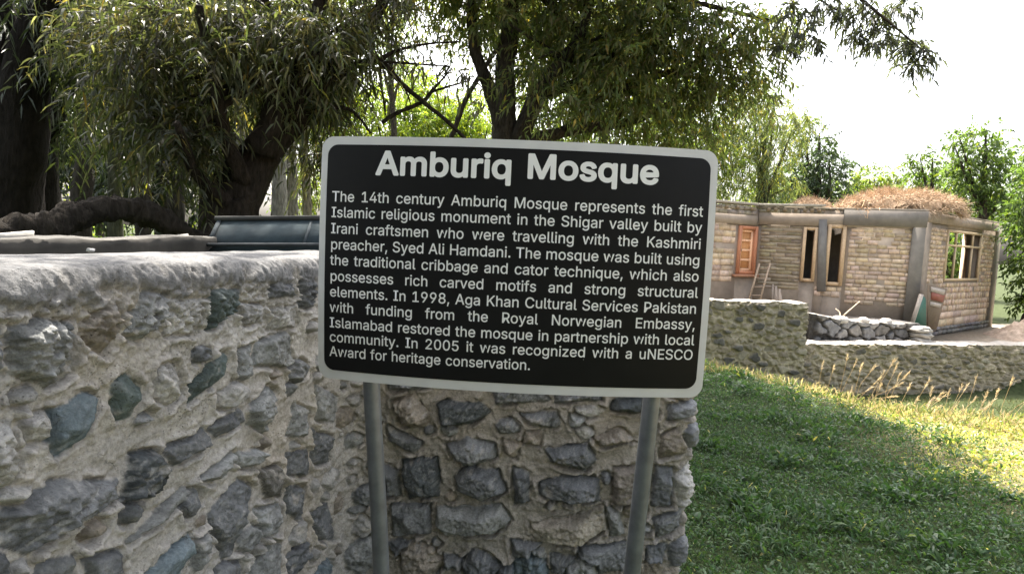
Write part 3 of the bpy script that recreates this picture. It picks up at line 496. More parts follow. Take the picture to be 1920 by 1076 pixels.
def poly_dist(px, py, poly):
    P = np.array(poly)
    d = np.full(px.shape, 1e9)
    ins = np.zeros(px.shape, bool)
    for a, b in zip(P, np.roll(P, -1, 0)):
        e = b - a
        t = np.clip(((px - a[0]) * e[0] + (py - a[1]) * e[1]) / (e @ e + 1e-12), 0, 1)
        d = np.minimum(d, np.hypot(px - a[0] - t * e[0], py - a[1] - t * e[1]))
        c = (a[1] > py) != (b[1] > py)
        with np.errstate(divide='ignore', invalid='ignore'):
            xi = a[0] + (py - a[1]) / (b[1] - a[1] + 1e-12) * e[0]
        ins ^= c & (px < xi)
    return np.where(ins, d, -d)
def to_sz(px, py):
    ul, zl = on_plane(px, py, P0, K)
    uf, z2 = on_plane(px, py, K, PE)
    if uf < 0:
        return s_K + ul - 4.2 + 0.0, zl
    return s_K + uf, z2
polys = []
for pts, col, hh, rg in stones:
    polys.append((np.array([to_sz(*p) for p in pts]), col, hh, rg))
# more stones past what the photo shows: the near run of the left leg, the end face, the back
prng = np.random.default_rng(11)
def filler(s0, s1, z0, z1, w, h, chance=1.0):
    z = z0
    while z < z1:
        hh = h * prng.uniform(.75, 1.25)
        s = s0 + prng.uniform(0, w * .5)
        while s < s1:
            ww = w * prng.uniform(.6, 1.4)
            if prng.random() < chance:
                c = np.array([s + ww / 2, z + hh / 2])
                n = 7
                a = np.linspace(0, 6.283, n, endpoint=False) + prng.uniform(0, 1)
                r = prng.uniform(.75, 1.05, n)
                p = c + np.stack([np.cos(a) * r * ww * .46, np.sin(a) * r * hh * .44], 1)
                polys.append((p, [G1, G2, G3, G4, BR, BL][prng.integers(6)], prng.uniform(.015, .032), prng.uniform(.6, 1.5)))
            s += ww + .02
        z += hh + .015
filler(0, s_K - 1.33, .0, 1.38, .2, .14)
filler(s_K - 1.3, s_E, .0, .33, .2, .14)
filler(s_E + .03, s_E + .52, .0, 1.38, .2, .13)
filler(s_E + .55, S[-1], .0, 1.38, .24, .15)
filler(s_K + .05, s_E - .1, 1.0, 1.36, .2, .12)
n_main = len(polys)
filler(s_K - 1.33, s_K + .02, .36, 1.25, .1, .08, .6)
filler(s_K - 1.33, s_K + .02, .36, 1.2, .05, .04, .4)
filler(s_K, s_E, .4, 1.0, .1, .07, .8)
filler(s_K, s_E, .4, 1.0, .055, .04, .5)
taken = np.full((NS, NV), -1.0)
for ip, (P, col, hh, rg) in enumerate(polys):
    lo, hi = P.min(0) - .03, P.max(0) + .03
    i0, i1 = np.searchsorted(S, lo[0]), np.searchsorted(S, hi[0])
    j0, j1 = np.searchsorted(zz, lo[1]), np.searchsorted(zz, hi[1])
    if i1 <= i0 or j1 <= j0:
        continue
    sl = (slice(i0, i1), slice(j0, j1))
    d = poly_dist(SS[sl], ZZ[sl], P) + warp[sl]
    if ip >= n_main:
        col = [G1, G4, G4, BR, G2][ip % 5]
        if (taken[sl][d > -.004] > -.004).mean() > .12 if (d > -.004).any() else True:
            continue
        hh *= .6
    taken[sl] = np.maximum(taken[sl], d)
    cs0 = P[:, 0].mean()
    if ip < n_main: hh = hh * (1.2 if cs0 > s_K - .12 else .72)
    if s_E - .12 < cs0 < s_E + .55: hh = hh * .6
    size = max(.02, np.percentile(d, 99))
    k = prng.normal(0, 1, 2) * .16
    ca_, sa_ = math.cos(prng.uniform(0, 3.14)), math.sin(prng.uniform(0, 3.14))
    lu, lv = SS[sl] * ca_ + ZZ[sl] * sa_, ZZ[sl] * ca_ - SS[sl] * sa_
    lay_ = fbm(np.stack([lu.ravel() * 14, lv.ravel() * 70, 0 * lu.ravel() + ip * 3.7], 1), 3).reshape(lu.shape)
    cs, cz = P.mean(0)
    tilt = np.clip((SS[sl] - cs) * k[0] + (ZZ[sl] - cz) * k[1], -.012, .012)
    # broken faces: the lowest of a few tilted planes, cut off steeply at the outline
    top_ = hh * 1.35 + tilt
    ext = max(P.max(0) - P.min(0)) * .5
    for _k in range(2 if rg < .6 else 5):
        a_ = prng.uniform(0, 6.283)
        dd = (SS[sl] - cs) * math.cos(a_) + (ZZ[sl] - cz) * math.sin(a_)
        top_ = np.minimum(top_, hh * 1.35 - prng.uniform(.15, .8) * (dd - ext * prng.uniform(.0, .55)))
    hst = np.minimum(top_, .002 + np.clip(d, 0, 1) * 2.2)
    hst = np.maximum(hst, .25 * hh * sstep(0, .008, d)) + (.008 * rg * (.35 - rock[sl]) + .0022 * rg * lay_ + .0032 * rg * grit[sl]) * sstep(0, .01, d)
    groove = -.014 * np.exp(-((d + .003) / .0045) ** 2) * sstep(-.5, .2, blot[sl])
    lip = .010 * np.exp(-((d + .014) / .007) ** 2) * sstep(-.1, .5, blot[sl] + .2)
    H[sl] = np.where(d > -.003, np.maximum(H[sl] * .5, 0) * 0 + H[sl] * .35 + hst, H[sl]) + groove + lip
    c = np.array(col)
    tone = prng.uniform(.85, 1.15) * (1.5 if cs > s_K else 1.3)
    sc_ = tone * (1 + .28 * blot[sl] + .3 * lay_ * min(rg, 1.2))
    cst = c * np.clip(sc_, .45, 1.8)[..., None]
    veins = sstep(.62, .8, 1 - np.abs(lay_ * 1.6 + .25 * blot[sl])) * sstep(.2, .6, rock[sl] + .1)
    cst = cst + (np.array([.42, .42, .41]) - cst) * (veins * .28 * min(rg, 1.5))[..., None]
    dust = sstep(.2, .6, blot[sl] + .4 * rock[sl] - .3 + .12 * (rg - 1) - .12 * (ip < n_main)) * .6
    cst = cst + (COLW[sl] - cst) * dust[..., None]
    m = sstep(-.0055, -.0015, d + .003 * blot[sl])
    COLW[sl] = COLW[sl] * (1 - m[..., None]) + cst * m[..., None]
H = H + fine
H = H + .005 * grit * sstep(1.16, 1.32, ZZ) + .0014 * grit
COLW = COLW * (1 + .22 * np.clip(grit, -1, 1) * sstep(1.15, 1.3, ZZ) + .06 * grit)[..., None]
# smooth trowelled cap along the top, crumbly band below it
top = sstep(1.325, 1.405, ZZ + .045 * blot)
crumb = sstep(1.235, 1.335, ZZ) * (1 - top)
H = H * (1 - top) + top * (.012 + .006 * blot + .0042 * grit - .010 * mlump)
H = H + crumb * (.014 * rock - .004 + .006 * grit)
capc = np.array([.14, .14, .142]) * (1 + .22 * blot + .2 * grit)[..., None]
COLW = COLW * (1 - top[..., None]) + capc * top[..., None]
fade = sstep(ZT - .012, ZT - .001, ZZ)[..., None]
H = H * (1 - .8 * fade[..., 0])
ang = np.concatenate([0 * zf, th])
NX = nrm[:, None, 0] * np.cos(ang)[None]
NY = nrm[:, None, 1] * np.cos(ang)[None]
NZ = np.sin(ang)[None] * np.ones((NS, 1))
VP = BP + H[..., None] * np.stack([NX, NY, NZ], -1)
VP[..., 2] += (.006 * perlin(np.stack([SS.ravel() * 2.5, 0 * SS.ravel(), 0 * SS.ravel()], 1)).reshape(NS, NV)) * sstep(1.2, 1.45, ZZ)
wall = empty('stone_wall', (0, 2.1, 0), 'near grey rubble stone wall with thick pale mortar, turning a corner behind the black sign', 'wall')
mb = MB()
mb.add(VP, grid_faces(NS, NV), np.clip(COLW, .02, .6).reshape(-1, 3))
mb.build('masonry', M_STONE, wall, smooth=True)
# mortar cap: from the last row to the spine of the wall
mid0, midK, midE = (P0 + P02) / 2, (K + K2) / 2, (PE + PE2) / 2 - df * .15
half = S[-1] - (np.linalg.norm(P02 - K2))
s_E2 = s_E + TH
s_K2 = S[np.argmin(np.linalg.norm(path - K2, axis=1))]
kn = [0, s_K, s_E, s_E2, s_K2, S[-1]]
sp = np.stack([np.interp(S, kn, [mid0[i], midK[i], midE[i], midE[i], midK[i], mid0[i]]) for i in (0, 1)], 1)
tt = np.linspace(0, 1, 26)
edge = VP[:, -1]
top_pts = edge[:, None, :2] * (1 - tt)[None, :, None] + sp[:, None] * tt[None, :, None]
tq = np.concatenate([top_pts.reshape(-1, 2), np.zeros((NS * 26, 1))], 1)
tz = edge[:, None, 2] * (1 - tt) + (ZT + .004) * tt + (.006 * fbm(tq * 9, 4)).reshape(NS, 26) * np.minimum(1, tt * 8) * (1 - tt ** 4)
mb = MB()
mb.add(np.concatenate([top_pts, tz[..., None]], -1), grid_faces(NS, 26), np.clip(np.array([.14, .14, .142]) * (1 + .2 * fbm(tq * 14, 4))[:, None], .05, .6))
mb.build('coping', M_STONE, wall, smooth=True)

# ------------------------------------------------------------------ information sign on two pipes
SY, SC, SWD, SHT = R_(-2.22), np.array([-.0015, 1.3818, 1.436]), .94, .587
SU = np.array([math.cos(SY), math.sin(SY), 0]); SN = np.array([math.sin(SY), -math.cos(SY), 0]); SV = np.array([0, 0, 1.])
def sign_pt(u, v, d=0.):
    u, v, d = np.asarray(u, float), np.asarray(v, float), np.asarray(d, float)
    b = .052 * (.5 - (u / .47) ** 2) + .012 * (.5 - (v / .29) ** 2) + d     # the sheet is bowed a little towards the reader
    return SC + u[..., None] * SU + v[..., None] * SV + b[..., None] * SN
def rrect(hw, hh, r, n=10):
    a = np.linspace(0, np.pi / 2, n)
    q = []
    for cx, cy, a0 in ((hw - r, hh - r, 0), (-hw + r, hh - r, 1), (-hw + r, -hh + r, 2), (hw - r, -hh + r, 3)):
        q += [(cx + r * math.cos(t + a0 * np.pi / 2), cy + r * math.sin(t + a0 * np.pi / 2)) for t in a]
    return np.array(q)
def sign_sheet(mb, hw, hh, r, d0, d1, col, cu=0., cv=0.):
    """a bowed sheet with round corners: columns of a grid clipped by the rounded outline"""
    us = np.unique(np.concatenate([np.linspace(-hw, hw, 60), -hw + r * (1 - np.cos(np.linspace(0, np.pi / 2, 10))), hw - r * (1 - np.cos(np.linspace(0, np.pi / 2, 10)))]).round(6))
    e = np.clip(np.abs(us) - (hw - r), 0, r)
    hv = hh - r + np.sqrt(np.maximum(r * r - e * e, 0))
    tv = np.linspace(-1, 1, 24)
    U = us[:, None] * np.ones((1, 24)) + cu
    V = hv[:, None] * tv[None] + cv
    a, b = sign_pt(U, V, d1 + 0 * U), sign_pt(U, V, d0 + 0 * U)
    n, k = len(us), 24
    gf = grid_faces(n, k)
    mb.add(np.vstack([a.reshape(-1, 3), b.reshape(-1, 3)]), [gf, gf[:, ::-1] + n * k], col)
    o = rrect(hw, hh, r)
    o = np.vstack([np.linspace(o[i], o[(i + 1) % len(o)], 14, endpoint=False) if np.linalg.norm(o[i] - o[(i + 1) % len(o)]) > .05 else o[i][None] for i in range(len(o))])
    m = len(o)
    f, g = sign_pt(o[:, 0] + cu, o[:, 1] + cv, d1 + 0 * o[:, 0]), sign_pt(o[:, 0] + cu, o[:, 1] + cv, d0 + 0 * o[:, 0])
    i = np.arange(m); j = (i + 1) % m
    mb.add(np.vstack([f, g]), np.stack([i, i + m, j + m, j], 1), col)
M_SIGNW, n, l, p = mat_new('grey_enamel')
p.inputs['Base Color'].default_value = (.5, .5, .51, 1); p.inputs['Roughness'].default_value = .5
nz = n.new('ShaderNodeTexNoise'); nz.inputs['Scale'].default_value = 14; nz.inputs['Detail'].default_value = 8
rp = n.new('ShaderNodeMapRange'); rp.inputs['To Min'].default_value = .5; rp.inputs['To Max'].default_value = .68
tc = n.new('ShaderNodeTexCoord'); l.new(tc.outputs['Object'], nz.inputs['Vector']); l.new(nz.outputs['Fac'], rp.inputs['Value'])
cb = n.new('ShaderNodeCombineColor')
for k in range(3): l.new(rp.outputs[0], cb.inputs[k])
l.new(cb.outputs[0], p.inputs['Base Color'])
M_SIGNB, n, l, p = mat_new('black_enamel')
nz = n.new('ShaderNodeTexNoise'); nz.inputs['Scale'].default_value = 5; nz.inputs['Detail'].default_value = 9; nz.inputs['Roughness'].default_value = .7
tc = n.new('ShaderNodeTexCoord'); l.new(tc.outputs['Object'], nz.inputs['Vector'])
mr = n.new('ShaderNodeMapRange'); mr.inputs['To Min'].default_value = .32; mr.inputs['To Max'].default_value = .5
l.new(nz.outputs['Fac'], mr.inputs['Value']); l.new(mr.outputs[0], p.inputs['Roughness'])
p.inputs['Specular IOR Level'].default_value = .13
v = n.new('ShaderNodeTexVoronoi'); v.inputs['Scale'].default_value = 34; l.new(tc.outputs['Object'], v.inputs['Vector'])   # specks of lime and dust
lt = n.new('ShaderNodeMapRange'); lt.inputs['From Min'].default_value = .035; lt.inputs['From Max'].default_value = .05; lt.inputs['To Min'].default_value = 1; lt.inputs['To Max'].default_value = 0
l.new(v.outputs['Distance'], lt.inputs['Value'])
n3 = n.new('ShaderNodeTexNoise'); n3.inputs['Scale'].default_value = 3.3; n3.inputs['Detail'].default_value = 10; n3.inputs['Roughness'].default_value = .75
l.new(tc.outputs['Object'], n3.inputs['Vector'])
dm = n.new('ShaderNodeMapRange'); dm.inputs['From Min'].default_value = .42; dm.inputs['From Max'].default_value = .75; dm.inputs['To Max'].default_value = .014
l.new(n3.outputs['Fac'], dm.inputs['Value'])
sp1 = n.new('ShaderNodeSeparateColor'); l.new(v.outputs['Color'], sp1.inputs[0])
few = n.new('ShaderNodeMath'); few.operation = 'GREATER_THAN'; few.inputs[1].default_value = .9; l.new(sp1.outputs[0], few.inputs[0])
mu = n.new('ShaderNodeMath'); mu.operation = 'MULTIPLY'; l.new(lt.outputs[0], mu.inputs[0]); l.new(few.outputs[0], mu.inputs[1])
ad = n.new('ShaderNodeMath'); ad.operation = 'ADD'; l.new(mu.outputs[0], ad.inputs[0]); l.new(dm.outputs[0], ad.inputs[1]); ad.use_clamp = True
cm = n.new('ShaderNodeMix'); cm.data_type = 'RGBA'; cm.inputs['A'].default_value = (.0085, .0085, .009, 1); cm.inputs['B'].default_value = (.35, .34, .32, 1)
l.new(ad.outputs[0], cm.inputs['Factor']); l.new(cm.outputs['Result'], p.inputs['Base Color'])
M_LETTER, n, l, p = mat_new('white_lettering')
p.inputs['Base Color'].default_value = (.8, .8, .79, 1); p.inputs['Roughness'].default_value = .5
sign = empty('information_sign', (0, 1.40, 0), 'black information sign with white lettering and pale grey border, on two pipe posts', 'sign')
mb = MB(); sign_sheet(mb, SWD / 2, SHT / 2, .03, -.004, 0, (.5, .5, .5)); mb.build('border_plate', M_SIGNW, sign)
mb = MB(); sign_sheet(mb, .453, .2725, .026, .0002, .0012, (.01, .01, .01), -.0005, .0015); mb.build('black_panel', M_SIGNB, sign)
GLY = {}
for ln in GLYPHS.strip().split('\n'):
    k, rest = ln[0], ln[1:]
    adv, body = rest.split(':', 1)
    GLY[k] = (int(adv) / 1000, [[tuple(int(t) / 1000 for t in q.split(',')) for q in pl.split(' ')] for pl in body.split('|')])
def word_w(s, z): return sum(GLY[c][0] for c in s) * z
def area2(pl): return sum(a[0] * b[1] - b[0] * a[1] for a, b in zip(pl, pl[1:] + pl[:1]))
def inside(p, pl):
    c = False
    for a, b in zip(pl, pl[1:] + pl[:1]):
        if (a[1] > p[1]) != (b[1] > p[1]) and p[0] < a[0] + (p[1] - a[1]) / (b[1] - a[1]) * (b[0] - a[0]): c = not c
    return c
def strokes(pls):
    """outlines of one letter -> list of (outer, its holes); strokes that cross each other stay apart"""
    big = max(pls, key=lambda p_: abs(area2(p_)))
    sg = area2(big) > 0
    outs = [p_ for p_ in pls if (area2(p_) > 0) == sg]
    res = [[o_] for o_ in outs]
    for p_ in pls:
        if (area2(p_) > 0) != sg:
            for g in res:
                if inside(p_[0], g[0]): g.append(p_); break
    return res
def lay(lines, off_, name):
    """lines: (word, x start, baseline, size, squeeze); one mesh, one part"""
    layers = {}
    for word, x, y, z, q in lines:
        for c in word:
            adv, pls = GLY[c]
            for k, g in enumerate(strokes(pls)):
                for pl in g:
                    layers.setdefault(k, []).append([(x + gx_ * z * q, y + gy_ * z) for gx_, gy_ in pl])
            x += adv * z * q
    mb = MB()
    turns = [(0., 0.)] + [(off_ * math.cos(a), off_ * math.sin(a)) for a in np.linspace(0, 2 * math.pi, 14 if off_ > .001 else 4, endpoint=False) + .4]
    for k, pls in layers.items():
        cu = bpy.data.curves.new(name, 'CURVE'); cu.dimensions = '2D'; cu.fill_mode = 'FRONT'
        for pl in pls:
            s = cu.splines.new('POLY'); s.points.add(len(pl) - 1); s.use_cyclic_u = True
            for pt, (a_, b_) in zip(s.points, pl): pt.co = (a_, b_, 0, 1)
        t = bpy.data.objects.new(name, cu); C.objects.link(t)
        bpy.context.view_layer.update()
        me = bpy.data.meshes.new_from_object(t.evaluated_get(bpy.context.evaluated_depsgraph_get()))
        bpy.data.objects.remove(t)
        n_ = len(me.vertices)
        co = np.empty(n_ * 3); me.vertices.foreach_get('co', co); co = co.reshape(-1, 3)
        fs = {}
        for p_ in me.polygons: fs.setdefault(len(p_.vertices), []).append(list(p_.vertices))
        for i, (dx, dy) in enumerate(turns):             # the weight of the stroke: the outline thickened all round
            mb.add(sign_pt(co[:, 0] + dx, co[:, 1] + dy, .0016 + .00022 * k + .000014 * i + 0 * co[:, 0]), [np.array(v) for v in fs.values()], (.6, .6, .6))
    return mb.build(name, M_LETTER, sign)
Z1 = .0527 / .509
tw = [word_w(t, Z1) for t in ('Amburiq', 'Mosque')]
sp_ = .030
q = (.660 - sp_) / sum(tw)
lay([('Amburiq', -.3300, .2055, Z1, q)], .0027, 'title_lettering')
lay([('Mosque', -.3300 + tw[0] * q + sp_, .2085, Z1, q)], .0027, 'title_lettering')
PAR = ["The 14th century Amburiq Mosque represents the first", "Islamic religious monument in the Shigar valley built by", "Irani craftsmen who were travelling with the Kashmiri",
       "preacher, Syed Ali Hamdani. The mosque was built using", "the traditional cribbage and cator technique, which also", "possesses rich carved motifs and strong structural",
       "elements. In 1998, Aga Khan Cultural Services Pakistan", "with funding from the Royal Norwegian Embassy,", "Islamabad restored the mosque in partnership with local",
       "community. In 2005 it was recognized with a uNESCO", "Award for heritage conservation."]
Z2 = .0242 / .509
jobs = []
for i, t in enumerate(PAR):
    y = [.139, .1015, .0632, .0253, -.0124, -.0508, -.0887, -.1264, -.1641, -.1995, -.2355][i]
    ws = t.split(' ')
    q = .985
    wd = [word_w(k, Z2) * q for k in ws]
    full = .879
    if i == 10:
        gap = .010; q = (.494 - gap * 3) / sum(word_w(k, Z2) for k in ws)
        wd = [word_w(k, Z2) * q for k in ws]
    else:
        gap = (full - sum(wd)) / (len(ws) - 1)
        if gap < .0095:
            q *= (full - .0095 * (len(ws) - 1)) / sum(wd); wd = [word_w(k, Z2) * q for k in ws]; gap = .0095
    x = -.4395
    for k, a in zip(ws, wd):
        jobs.append((k, x, y, Z2, q)); x += a + gap
lay(jobs, .00035, 'paragraph_lettering')
mb = MB()
def post(x0, x1, zt, ex=0.):
    mb = MB()
    yb = SC[1] + .03
    bow = sign_pt(np.array(x0), np.array(0.))[1]
    pts = [np.array([x0 + (x0 - x1) * .9, bow + .045, zt]), np.array([x0, bow + .042, 1.13]), np.array([x1, bow + .042, .66]), np.array([x1 + (x1 - x0) * 1.4, bow + .042, -.25])]
    add_tube(mb, spline(pts, 40), .0205, 28, (.13, .14, .15))
    return mb.build('post', M_PIPE, sign, smooth=True)
M_PIPE = attr_mat('galvanised_pipe', .42, 22, .25, .05, .001, .5, 10, .35)
post(-.338, -.302, 1.62); post(.352, .330, 1.62)
# ------------------------------------------------------------------ rubble walls of the field beyond the lawn
def cells(u, v, cw, ch, seed, jitter=.42):
    """irregular stones: nearest and second nearest of a jittered lattice of points; returns edge distance (m) and stone id"""
    r = np.random.default_rng(seed)
    nu, nv = int(u.max() / cw) + 4, int(v.max() / ch) + 4
    PU = (np.arange(nu)[:, None] - 1 + .5 + r.uniform(-jitter, jitter, (nu, nv))) * cw
    PU = PU + (np.arange(nv) % 2)[None] * cw * .5
    PV = (np.arange(nv)[None] - 1 + .5 + r.uniform(-jitter, jitter, (nu, nv))) * ch
    iu, iv = np.floor(u / cw).astype(int) + 1, np.floor(v / ch).astype(int) + 1
    f1, f2, idn = np.full(u.shape, 9e9), np.full(u.shape, 9e9), np.zeros(u.shape, int)
    for a in (-2, -1, 0, 1):
        for b in (-1, 0, 1):
            x, y = np.clip(iu + a, 0, nu - 1), np.clip(iv + b, 0, nv - 1)
            d = np.hypot((u - PU[x, y]) / cw * ch * 1.0, v - PV[x, y])
            n = d < f1
            f2 = np.where(n, f1, np.minimum(f2, d)); idn = np.where(n, x * nv + y, idn); f1 = np.where(n, d, f1)
    return (f2 - f1) * .5, idn
def rubble(name, A, B, z0, z1, thick, label, cell, step, mortar, stone_cols, proud, joint, dark=.0, topcol=(.36, .33, .29), topbump=.03, seed=1, slump=None, cat='wall'):
    A, B = np.array(A, float), np.array(B, float)
    L = np.linalg.norm(B - A)
    U = (B - A) / L
    N = np.array([U[1], -U[0]])
    us = np.arange(0, L + step, step)
    hgt = z1 - z0
    # profile: up the face, over the top, down the back
    pv = np.concatenate([np.arange(0, hgt, step), np.linspace(hgt, hgt + thick, 10), hgt + thick + np.linspace(.05, hgt, 12)])
    UU, PV = np.meshgrid(us, pv, indexing='ij')
    face, topm = PV < hgt, (PV >= hgt) & (PV <= hgt + thick)
    Zl = np.where(PV <= hgt, PV, np.where(topm, hgt, 2 * hgt + thick - PV))
    Dl = np.where(PV <= hgt, 0, np.where(topm, PV - hgt, thick))
    q = np.stack([UU.ravel(), PV.ravel(), 0 * PV.ravel() + seed * 7.7], 1)
    wu = (UU.ravel() + .035 * fbm(q * 6, 2)); wv = (PV.ravel() + .03 * fbm(q * 6 + 40, 2))
    d, idn = cells(wu - wu.min(), wv - wv.min(), cell[0], cell[1], seed)
    r = np.random.default_rng(seed + 5)
    tone = r.uniform(.65, 1.2, idn.max() + 1)[idn]
    pick = np.array(stone_cols)[r.integers(0, len(stone_cols), idn.max() + 1)[idn]]
    flush = r.uniform(.2, 1.1, idn.max() + 1)[idn]
    hole = (r.uniform(0, 1, idn.max() + 1) < dark)[idn]
    f = fbm(q * 9, 4, .6)
    shr = joint * r.uniform(.6, 2.2, idn.max() + 1)[idn]
    m = sstep(shr * .6, shr * 1.3, d + .012 * f)
    h = proud * m * flush + .008 * f
    h = h - .03 * (1 - m) * sstep(.3, -.2, f)
    h = np.where(hole, -.035 * m + .01 * f, h)
    colr = np.array(mortar) * (1 + .2 * fbm(q * 3 + 9, 3))[:, None]
    sc_ = pick * (tone * (1 + .3 * f))[:, None]
    col = colr * (1 - m[:, None]) + sc_ * m[:, None]
    tm = topm.ravel()
    col[tm] = np.array(topcol) * (1 + .15 * f[tm])[:, None]
    Hh = h.reshape(UU.shape)
    Zw = z0 + Zl
    if slump is not None:
        Zw = z0 + Zl * (slump(us)[:, None] - z0) / hgt
    Zw = Zw + np.where(topm | (PV > hgt), .0, 0) + (topbump * fbm(np.stack([UU.ravel() * 2.2, Dl.ravel() * 2, 0 * UU.ravel() + seed], 1), 4).reshape(UU.shape)) * sstep(hgt * .7, hgt, Zl)
    nz_ = np.where(face, Hh, 0)
    X = A[0] + U[0] * UU - N[0] * (-nz_) * 1 + (-N[0]) * Dl
    Y = A[1] + U[1] * UU + N[1] * nz_ - N[1] * Dl
    V = np.stack([X, Y, Zw], -1)
    mb = MB()
    mb.add(V.reshape(-1, 3), grid_faces(len(us), len(pv)), np.clip(col, .02, .7))
    n2 = len(pv)
    for e, flip in ((0, False), (len(us) - 1, True)):   # ends
        c = V[e]
        ring = np.arange(n2)[None]
        mb.add(c, ring if not flip else ring[:, ::-1], np.clip(np.tile(np.array(mortar) * .9, (n2, 1)), 0, 1))
    o = mb.build(name, M_RUBBLE)
    return tag(o, label, cat)
GYS = [(.25, .225, .17), (.21, .19, .145), (.17, .155, .125), (.29, .25, .18), (.27, .235, .175)]
w1a, w1b = at(1200, 560, 11.6), at(1516, 573, 12.05)
rubble('boundary_wall', w1a, w1b, -1.6, .48, .45, 'tall section of olive-grey rubble boundary wall with sunlit top, right of the sign', (.25, .15), .016, (.34, .30, .215), GYS + [(.11,.105,.095)], .06, .016, .12, seed=3)
w2a, w2b = at(1480, 651, 12.2), at(2120, 645, 14.2)
rubble('retaining_wall', w2a, w2b, -1.75, -.40, .5, 'low long buff rubble retaining wall below the unfinished house, behind the seeding grasses', (.27, .115), .016, (.36, .305, .22), GYS + [(.33, .28, .2)] * 4 + [(.15,.135,.115)], .05, .013, .08, seed=8)
s1a, s1b = at(1516, 640, 13.0), at(1718, 640, 13.9)
GRS = [(.22, .213, .21), (.18, .176, .176), (.26, .245, .23), (.15, .15, .154), (.2, .185, .17)]
rubble('dry_stone_wall', s1a, s1b, -.62, -.03, .8, 'low grey dry-stone terrace wall of rounded boulders in front of the unfinished house', (.36, .24), .016, (.06, .055, .05), GRS, .07, .018, .0, seed=21, topbump=.03,
       slump=lambda u: np.interp(u, [0, .5, 1.2, 1.6, 9], [.18, .1, .02, -.03, -.05]))

# ------------------------------------------------------------------ unfinished house
HB = -.62
hI, hC, hR = at(1423, 389, 16.3), at(1734, 397, 15.0), at(1874, 421, 18.6)
I2, C2, R2 = hI[:2], hC[:2], hR[:2]
HT = float(hC[2])
B2 = R2 + (I2 - C2) * .95
wd_ = at(1300, 380, 15.4)[:2]
house = empty('unfinished_house', (C2[0], C2[1] + 2, HB), 'unfinished single-storey mud-brick house with grey cement frame and empty window openings', 'house')
CEM, CEMD, MUD = (.31, .255, .205), (.17, .15, .13), (.55, .43, .32)
class Plane:
    def __init__(s, A, B):
        s.A, s.B = np.array(A), np.array(B)
        s.L = np.linalg.norm(s.B - s.A)
        s.u = (s.B - s.A) / s.L
        s.U = np.array([s.u[0], s.u[1], 0]); s.N = np.array([s.u[1], -s.u[0], 0]); s.O = np.array([s.A[0], s.A[1], 0])
    def uv(s, px, py): return on_plane(px, py, s.A, s.B)
    def box(s, mb, u0, u1, n0, n1, z0, z1, col): mb.add(box_pts(s.O, s.U, s.N, (0, 0, 1), u0, u1, n0, n1, z0, z1), BOXF, col)
    def quad(s, mb, q, n0, n1, col):
        """a prism over four (u, z) points"""
        V = [s.O + s.U * a + s.N * n0 + np.array([0, 0, b]) for a, b in q] + [s.O + s.U * a + s.N * n1 + np.array([0, 0, b]) for a, b in q]
        mb.add(V, [np.array([[0, 3, 2, 1], [4, 5, 6, 7], [0, 1, 5, 4], [1, 2, 6, 5], [2, 3, 7, 6], [3, 0, 4, 7]])], col)
    def wall(s, mb, holes, z0, z1, th, col, u0=0, u1=None):
        """cement body of a wall with openings"""
        u1 = s.L if u1 is None else u1
        cuts = sorted({u0, u1, *[h[0] for h in holes], *[h[1] for h in holes]})
        for a, b in zip(cuts, cuts[1:]):
            hs = sorted([h for h in holes if h[0] <= a + 1e-6 and h[1] >= b - 1e-6], key=lambda h: h[2])
            z = z0
            for h in hs:
                s.box(mb, a, b, -th, 0, z, h[2], col); z = h[3]
            s.box(mb, a, b, -th, 0, z, z1, col)
    def bricks(s, mb, u0, u1, z0, z1, holes, bw, bh, seed, col=MUD, upright=False, edge=None, gap=.012, proud=.016):
        r = np.random.default_rng(seed)
        z = z0
        k = 0
        while z < z1 - bh * .4:
            hgt = bh * r.uniform(.85, 1.15)
            u = u0 - r.uniform(0, bw)
            while u < u1:
                ww = bw * r.uniform(.75, 1.3)
                a, b = max(u, u0), min(u + ww - gap * r.uniform(.5, 1.6), u1)
                za, zb = z + gap * r.uniform(0, .5), min(z + hgt - gap * r.uniform(.4, 1.3), z1)
                u += ww
                if edge is not None:
                    b = min(b, edge(z)[1]); a = max(a, edge(z)[0])
                if b - a < .05 or zb - za < .03:
                    continue
                if any(b > h[0] - .02 and a < h[1] + .02 and zb > h[2] - .02 and za < h[3] + .02 for h in holes):
                    ok = False
                    for h in holes:
                        if zb > h[2] and za < h[3] and b > h[0] and a < h[1]:
                            if a < h[0] - .08: b = h[0] - .01; ok = True
                            elif b > h[1] + .08: a = h[1] + .01; ok = True
                    if not ok or b - a < .05: continue
                t = r.uniform(.72, 1.22)
                c = np.array(col) * t * np.array([1, r.uniform(.95, 1.03), r.uniform(.88, 1.08)])
                j = r.uniform(-.008, .008, 4)
                s.quad(mb, [(a + j[0], za + j[1]), (b + j[2], za + j[3]), (b + j[1], zb + j[0]), (a + j[3], zb + j[2])], -.03, proud + r.uniform(-.018, .014), c)
            z += hgt
            k += 1
PF, PS, PW = Plane(I2, C2), Plane(C2, R2), Plane(wd_, I2)
def rect(P, *px):
    q = [P.uv(*p) for p in px]
    us, zs = sorted(k[0] for k in q), sorted(k[1] for k in q)
    return [(us[0] + us[1]) / 2, (us[2] + us[3]) / 2, (zs[0] + zs[1]) / 2, (zs[2] + zs[3]) / 2]
d1 = rect(PF, (1504, 426), (1532, 426), (1528, 528), (1502, 527))
d2 = rect(PF, (1550, 422), (1586, 421), (1580, 536), (1546, 534))
wn = rect(PS, (1774, 427), (1840, 441), (1832, 528), (1770, 524))
ow = rect(PW, (1384, 423), (1419, 425), (1414, 516), (1380, 512))
beamF = (PF.uv(1600, 426)[1], PF.uv(1600, 403)[1])
cbF = PF.uv(1640, 572)[1]
